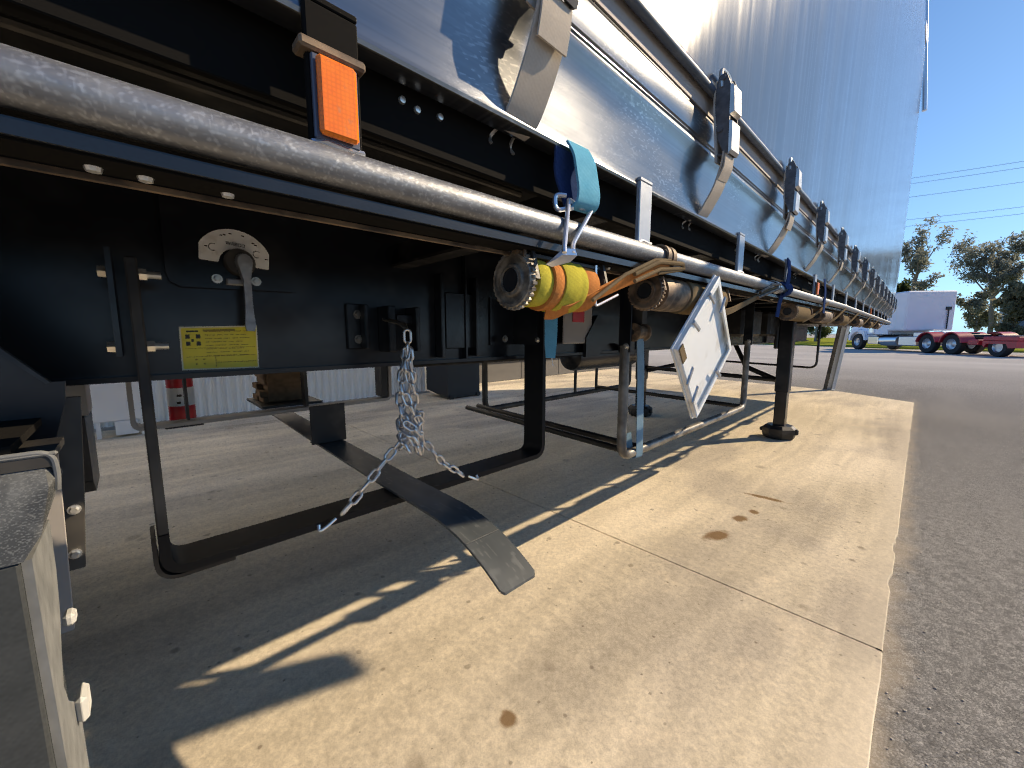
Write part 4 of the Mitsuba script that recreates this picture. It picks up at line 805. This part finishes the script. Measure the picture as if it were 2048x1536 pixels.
for y in (-1, 1):
    obj(TK, 'fuel_tank', trk(lathe([(0, 0), (.30, 0), (.33, .03), (.33, 1.27), (.30, 1.3), (0, 1.3)], (4.55, .78 * y, .62), X, 22)), 'chrome')
    obj(TK, 'tool_box', trk(box(5.9, 6.75, .5 if y > 0 else -1.1, 1.1 if y > 0 else -.5, .38, .86, .03)), 'chrome')
    obj(TK, 'step_box', trk(box(3.2, 4.4, .5 if y > 0 else -1.05, 1.05 if y > 0 else -.5, .35, .88, .04)), 'zinc')
    for xx, nm in ((7.62, 'front_wheel'), (2.35, 'rear_wheel'), (.95, 'rear_wheel')):
        w_ = obj(TK, nm, trk(lathe([(.27, -.14), (.47, -.15), (.51, -.11), (.51, .11), (.47, .15), (.27, .14)], (xx, 1.02 * y, .51), Y, 30)), 'tyre_rubber')
        obj(w_, 'rim', trk(lathe([(0, .10 if nm[0] == 'f' else .05), (.09, .10 if nm[0] == 'f' else .05), (.14, .03), (.24, .06), (.28, .13), (.28, -.1), (0, -.1)], (xx, 1.02 * y, .51), Y * y, 24)), 'wheel_alloy')
        if nm[0] == 'r':
            arc = [(xx + .62 * math.cos(t), .50 + .62 * math.sin(t)) for t in np.linspace(.15, math.pi - .15, 14)]
            ins = [(xx + .57 * math.cos(t), .50 + .57 * math.sin(t)) for t in np.linspace(math.pi - .15, .15, 14)]
            obj(TK, 'rear_guard', trk(tpris(arc + ins, min(.62 * y, 1.25 * y), max(.62 * y, 1.25 * y))), 'truck_red', 25)
obj(TK, 'turntable', trk(cat_(box(.9, 2.6, -.5, .5, .851, 1.0, .03), lathe([(0, 0), (.5, 0), (.5, .08), (0, .08)], (1.7, 0, 1.0), Z, 24))), 'black_bin')
obj(TK, 'tail_bar', trk(box(-.35, .15, -1.15, 1.15, .50, .75, .03)), 'truck_red')
# red dolly behind
RD = thing('red_dolly', 'low red trailer dolly hitched behind the white truck', 'dolly')
obj(RD, 'frame', trk(cat_(box(-2.05, -.55, -1.15, 1.15, .70, .90, .03), box(-.55, -.36, -.12, .12, .55, .75))), 'truck_red')
obj(RD, 'side_skirt', trk(tpris([(-2.03, .695), (-.62, .695), (-.62, .50), (-.70, .40), (-.78, .58), (-1.62, .58), (-1.72, .40), (-2.03, .42)], -1.2, 1.2)), 'truck_red', False)
obj(RD, 'ramp', trk(box(-1.9, -.8, -.8, .8, .901, .95, .02)), 'grey_panel')
for y in (-1, 1):
    w_ = obj(RD, 'wheel', trk(lathe([(.24, -.14), (.40, -.15), (.43, -.11), (.43, .11), (.40, .15), (.24, .14)], (-1.2, .98 * y, .43), Y, 28)), 'tyre_rubber')
    obj(w_, 'rim', trk(lathe([(0, .05), (.2, .06), (.25, .12), (.25, -.1), (0, -.1)], (-1.2, .98 * y, .43), Y * y, 22)), 'wheel_alloy')
obj(RD, 'tail_lamp', trk(cat_(box(-2.08, -2.055, .5, .95, .72, .85), box(-2.08, -2.055, -.95, -.5, .72, .85))), 'orange_lens', False)
# ---------------------------------------------------------------- distant shed, trees, power lines
DS = thing('far_shed', 'long dark blue shed beyond the trees at the right edge', 'shed')
obj(DS, 'wall', box(8.5, 60, 88, 104, 0, 5.6), 'shed_blue', False)
obj(DS, 'roof', trimesh.creation.box(extents=(52, 17, .3), transform=trimesh.transformations.translation_matrix((34.2, 96, 5.76))), 'shed_steel', False)
for i in range(5): obj(DS, 'door', box(11 + i * 9, 15 + i * 9, 87.9, 87.99, 0.1, 4.6), 'black_bin', False)
def gum(name, label, base, h, lean, spread, nleaf, mat, seed, bare=.45, leaf=.17, group=None, sparse=1.0, limbs=7):
    r = random.Random(seed); rn = np.random.RandomState(seed)
    t = thing(name, label, 'tree', group); base = np.array([base[0], base[1], 0.0]); tips = []; meshes = []
    def limb(p, d, L, rad, lvl):
        pts = [p]; dd = np.array(d, float); n = 6
        for i in range(n):
            dd = dd + np.array([r.uniform(-.22, .22), r.uniform(-.22, .22), r.uniform(-.06, .16)]); dd /= np.linalg.norm(dd); pts.append(pts[-1] + dd * L / n)
        meshes.append(tube(pts, np.linspace(rad, rad * .45, n + 1), 7 if lvl < 2 else 5))
        if lvl >= 2:
            for q in pts[2:]: tips.append((q, L))
            return
        if lvl == 1: tips.append((pts[-1], L * .6))
        m = limbs if lvl == 0 else 4
        for k in range(m):
            i = r.randint(int(n * (bare if lvl == 0 else .3)), n); a = r.uniform(0, 6.28); up = r.uniform(.25, .9)
            nd = dd * .5 + np.array([math.cos(a) * spread, math.sin(a) * spread, up]); nd /= np.linalg.norm(nd)
            limb(pts[i], nd, L * r.uniform(.32, .5), rad * (.9 - .5 * i / n) * .62, lvl + 1)
    limb(base, (lean[0], lean[1], 1.0), h * .72, h * .022, 0)
    obj(t, 'trunk', cat_(*meshes), 'bark', True)
    c, s = [], []
    per = max(2, int(nleaf / len(tips)))
    for q, L in tips:
        if r.random() > sparse: continue
        k = per; ctr = q + rn.normal(0, .12 * L, 3); c.append(ctr + rn.normal(0, 1, (k, 3)) * np.array([.24, .24, .18]) * max(L, .9) * .75)
    c = np.vstack(c); k = len(c)
    d = rn.normal(0, 1, (k, 3)); d[:, 2] -= .5; d /= np.linalg.norm(d, axis=1, keepdims=True); e = np.cross(d, rn.normal(0, 1, (k, 3))); e /= np.linalg.norm(e, axis=1, keepdims=True)
    sz = leaf * rn.uniform(.6, 1.5, (k, 1))
    v = np.stack([c - d * sz, c + e * sz * .38, c + d * sz, c - e * sz * .38], 1).reshape(-1, 3); i = np.arange(k)[:, None] * 4
    f = np.vstack([i + [0, 1, 2], i + [0, 2, 3]])
    obj(t, 'crown', trimesh.Trimesh(v, f, process=False), mat, False)
gum('gum_tree', 'tall thin leaning gum tree at the end of the curtain, above the truck cab', (-1.75, 56), 11.2, (.06, .02), .38, 3600, 'leaf_grey', 5, .55, .15, sparse=.75, limbs=6)
gum('bushy_tree', 'rounded dark green tree just above the pale sleeper cab', (-.6, 62), 7.6, (0, 0), .9, 9000, 'leaf_dark', 7, .35, .22, limbs=9)
gum('gum_tree', 'open crowned gum tree right of the pale sleeper cab', (3.9, 52), 8.4, (.04, 0), .9, 7500, 'leaf_grey', 11, .42, .12, limbs=9)
gum('gum_tree', 'wide gum tree cut off by the right edge of the picture', (7.4, 50), 8.6, (-.03, 0), 1.0, 9000, 'leaf_grey', 13, .40, .12, limbs=9)
gum('gum_tree', 'slim low gum tree between the sleeper cab and the open crowned gum', (3.3, 55), 5.4, (.05, 0), .8, 2200, 'leaf_grey', 17, .45, .18, limbs=6)
gum('gum_tree', 'gum tree behind the wide one at the right edge', (12.5, 54), 8.2, (0, 0), 1.0, 8000, 'leaf_grey', 19, .4, .13, limbs=8)
for i, (x, y, h, lb) in enumerate(((4.4, 46, 4.6, 'drooping brown green shrub under the open crowned gum'), (6.5, 45, 5.2, 'broad olive shrub in front of the far shed'), (-4, 58, 6.0, 'low dark shrub behind the landing leg post'), (-9, 60, 7, 'dark shrub on the grass farthest left behind the trailer'), (9.6, 47, 4.4, 'olive shrub at the right edge of the picture'))):
    gum('shrub', lb, (x, y), h, (0, 0), 1.1, 4500, 'leaf_olive' if i not in (2, 3) else 'leaf_dark', 30 + i, .12, .17, limbs=10)
PL = thing('power_line', 'thin dark overhead power wires crossing the blue sky', 'power line')
for z0, z1 in ((15.6, 17.9), (16.5, 18.6), (19.2, 21.6), (20.9, 23.2), (21.5, 24.0)):
    pts = [(-40 + 90 * t, 62 + 30 * t, (z0 + (z1 - z0) * t) - 3.2 * 4 * t * (1 - t) * .5) for t in np.linspace(0, 1, 40)]
    obj(PL, 'wire', tube(pts, .020, 6), 'cable_black', True)

# ---------------------------------------------------------------- yard lamp beside the pad, just outside the picture; its shadow falls on the pad
YL = thing('yard_lamp', 'grey yard lamp head on a bent arm and post, its shadow falling on the pad', 'lamp')
hz_ = 2.15
S2 = np.array([(-1.40, -.05), (-1.315, .117), (-1.19, .385), (-1.168, .405), (-1.075, .420), (-1.048, .405), (-1.135, .136), (-1.185, -.04), (-1.235, -.20), (-1.42, -.15)]) + hz_ * np.array([.82, 1.36])
lm = prism(Polygon(S2).buffer(-.012).buffer(.012), .03, (0, 0, hz_), X, Y)
obj(YL, 'head', lm, 'lamp_grey', 25)
obj(YL, 'arm', tube(fillet([(.46, 2.80, hz_ + .05), (.45, 2.40, hz_ + .06), (1.62, 2.15, hz_ + .10), (1.62, 2.15, 1.9)], .15, 5), .022, 10), 'lamp_grey')
obj(YL, 'post', tube([(1.62, 2.15, -.01), (1.62, 2.15, 2.05)], .038, 14), 'lamp_grey')
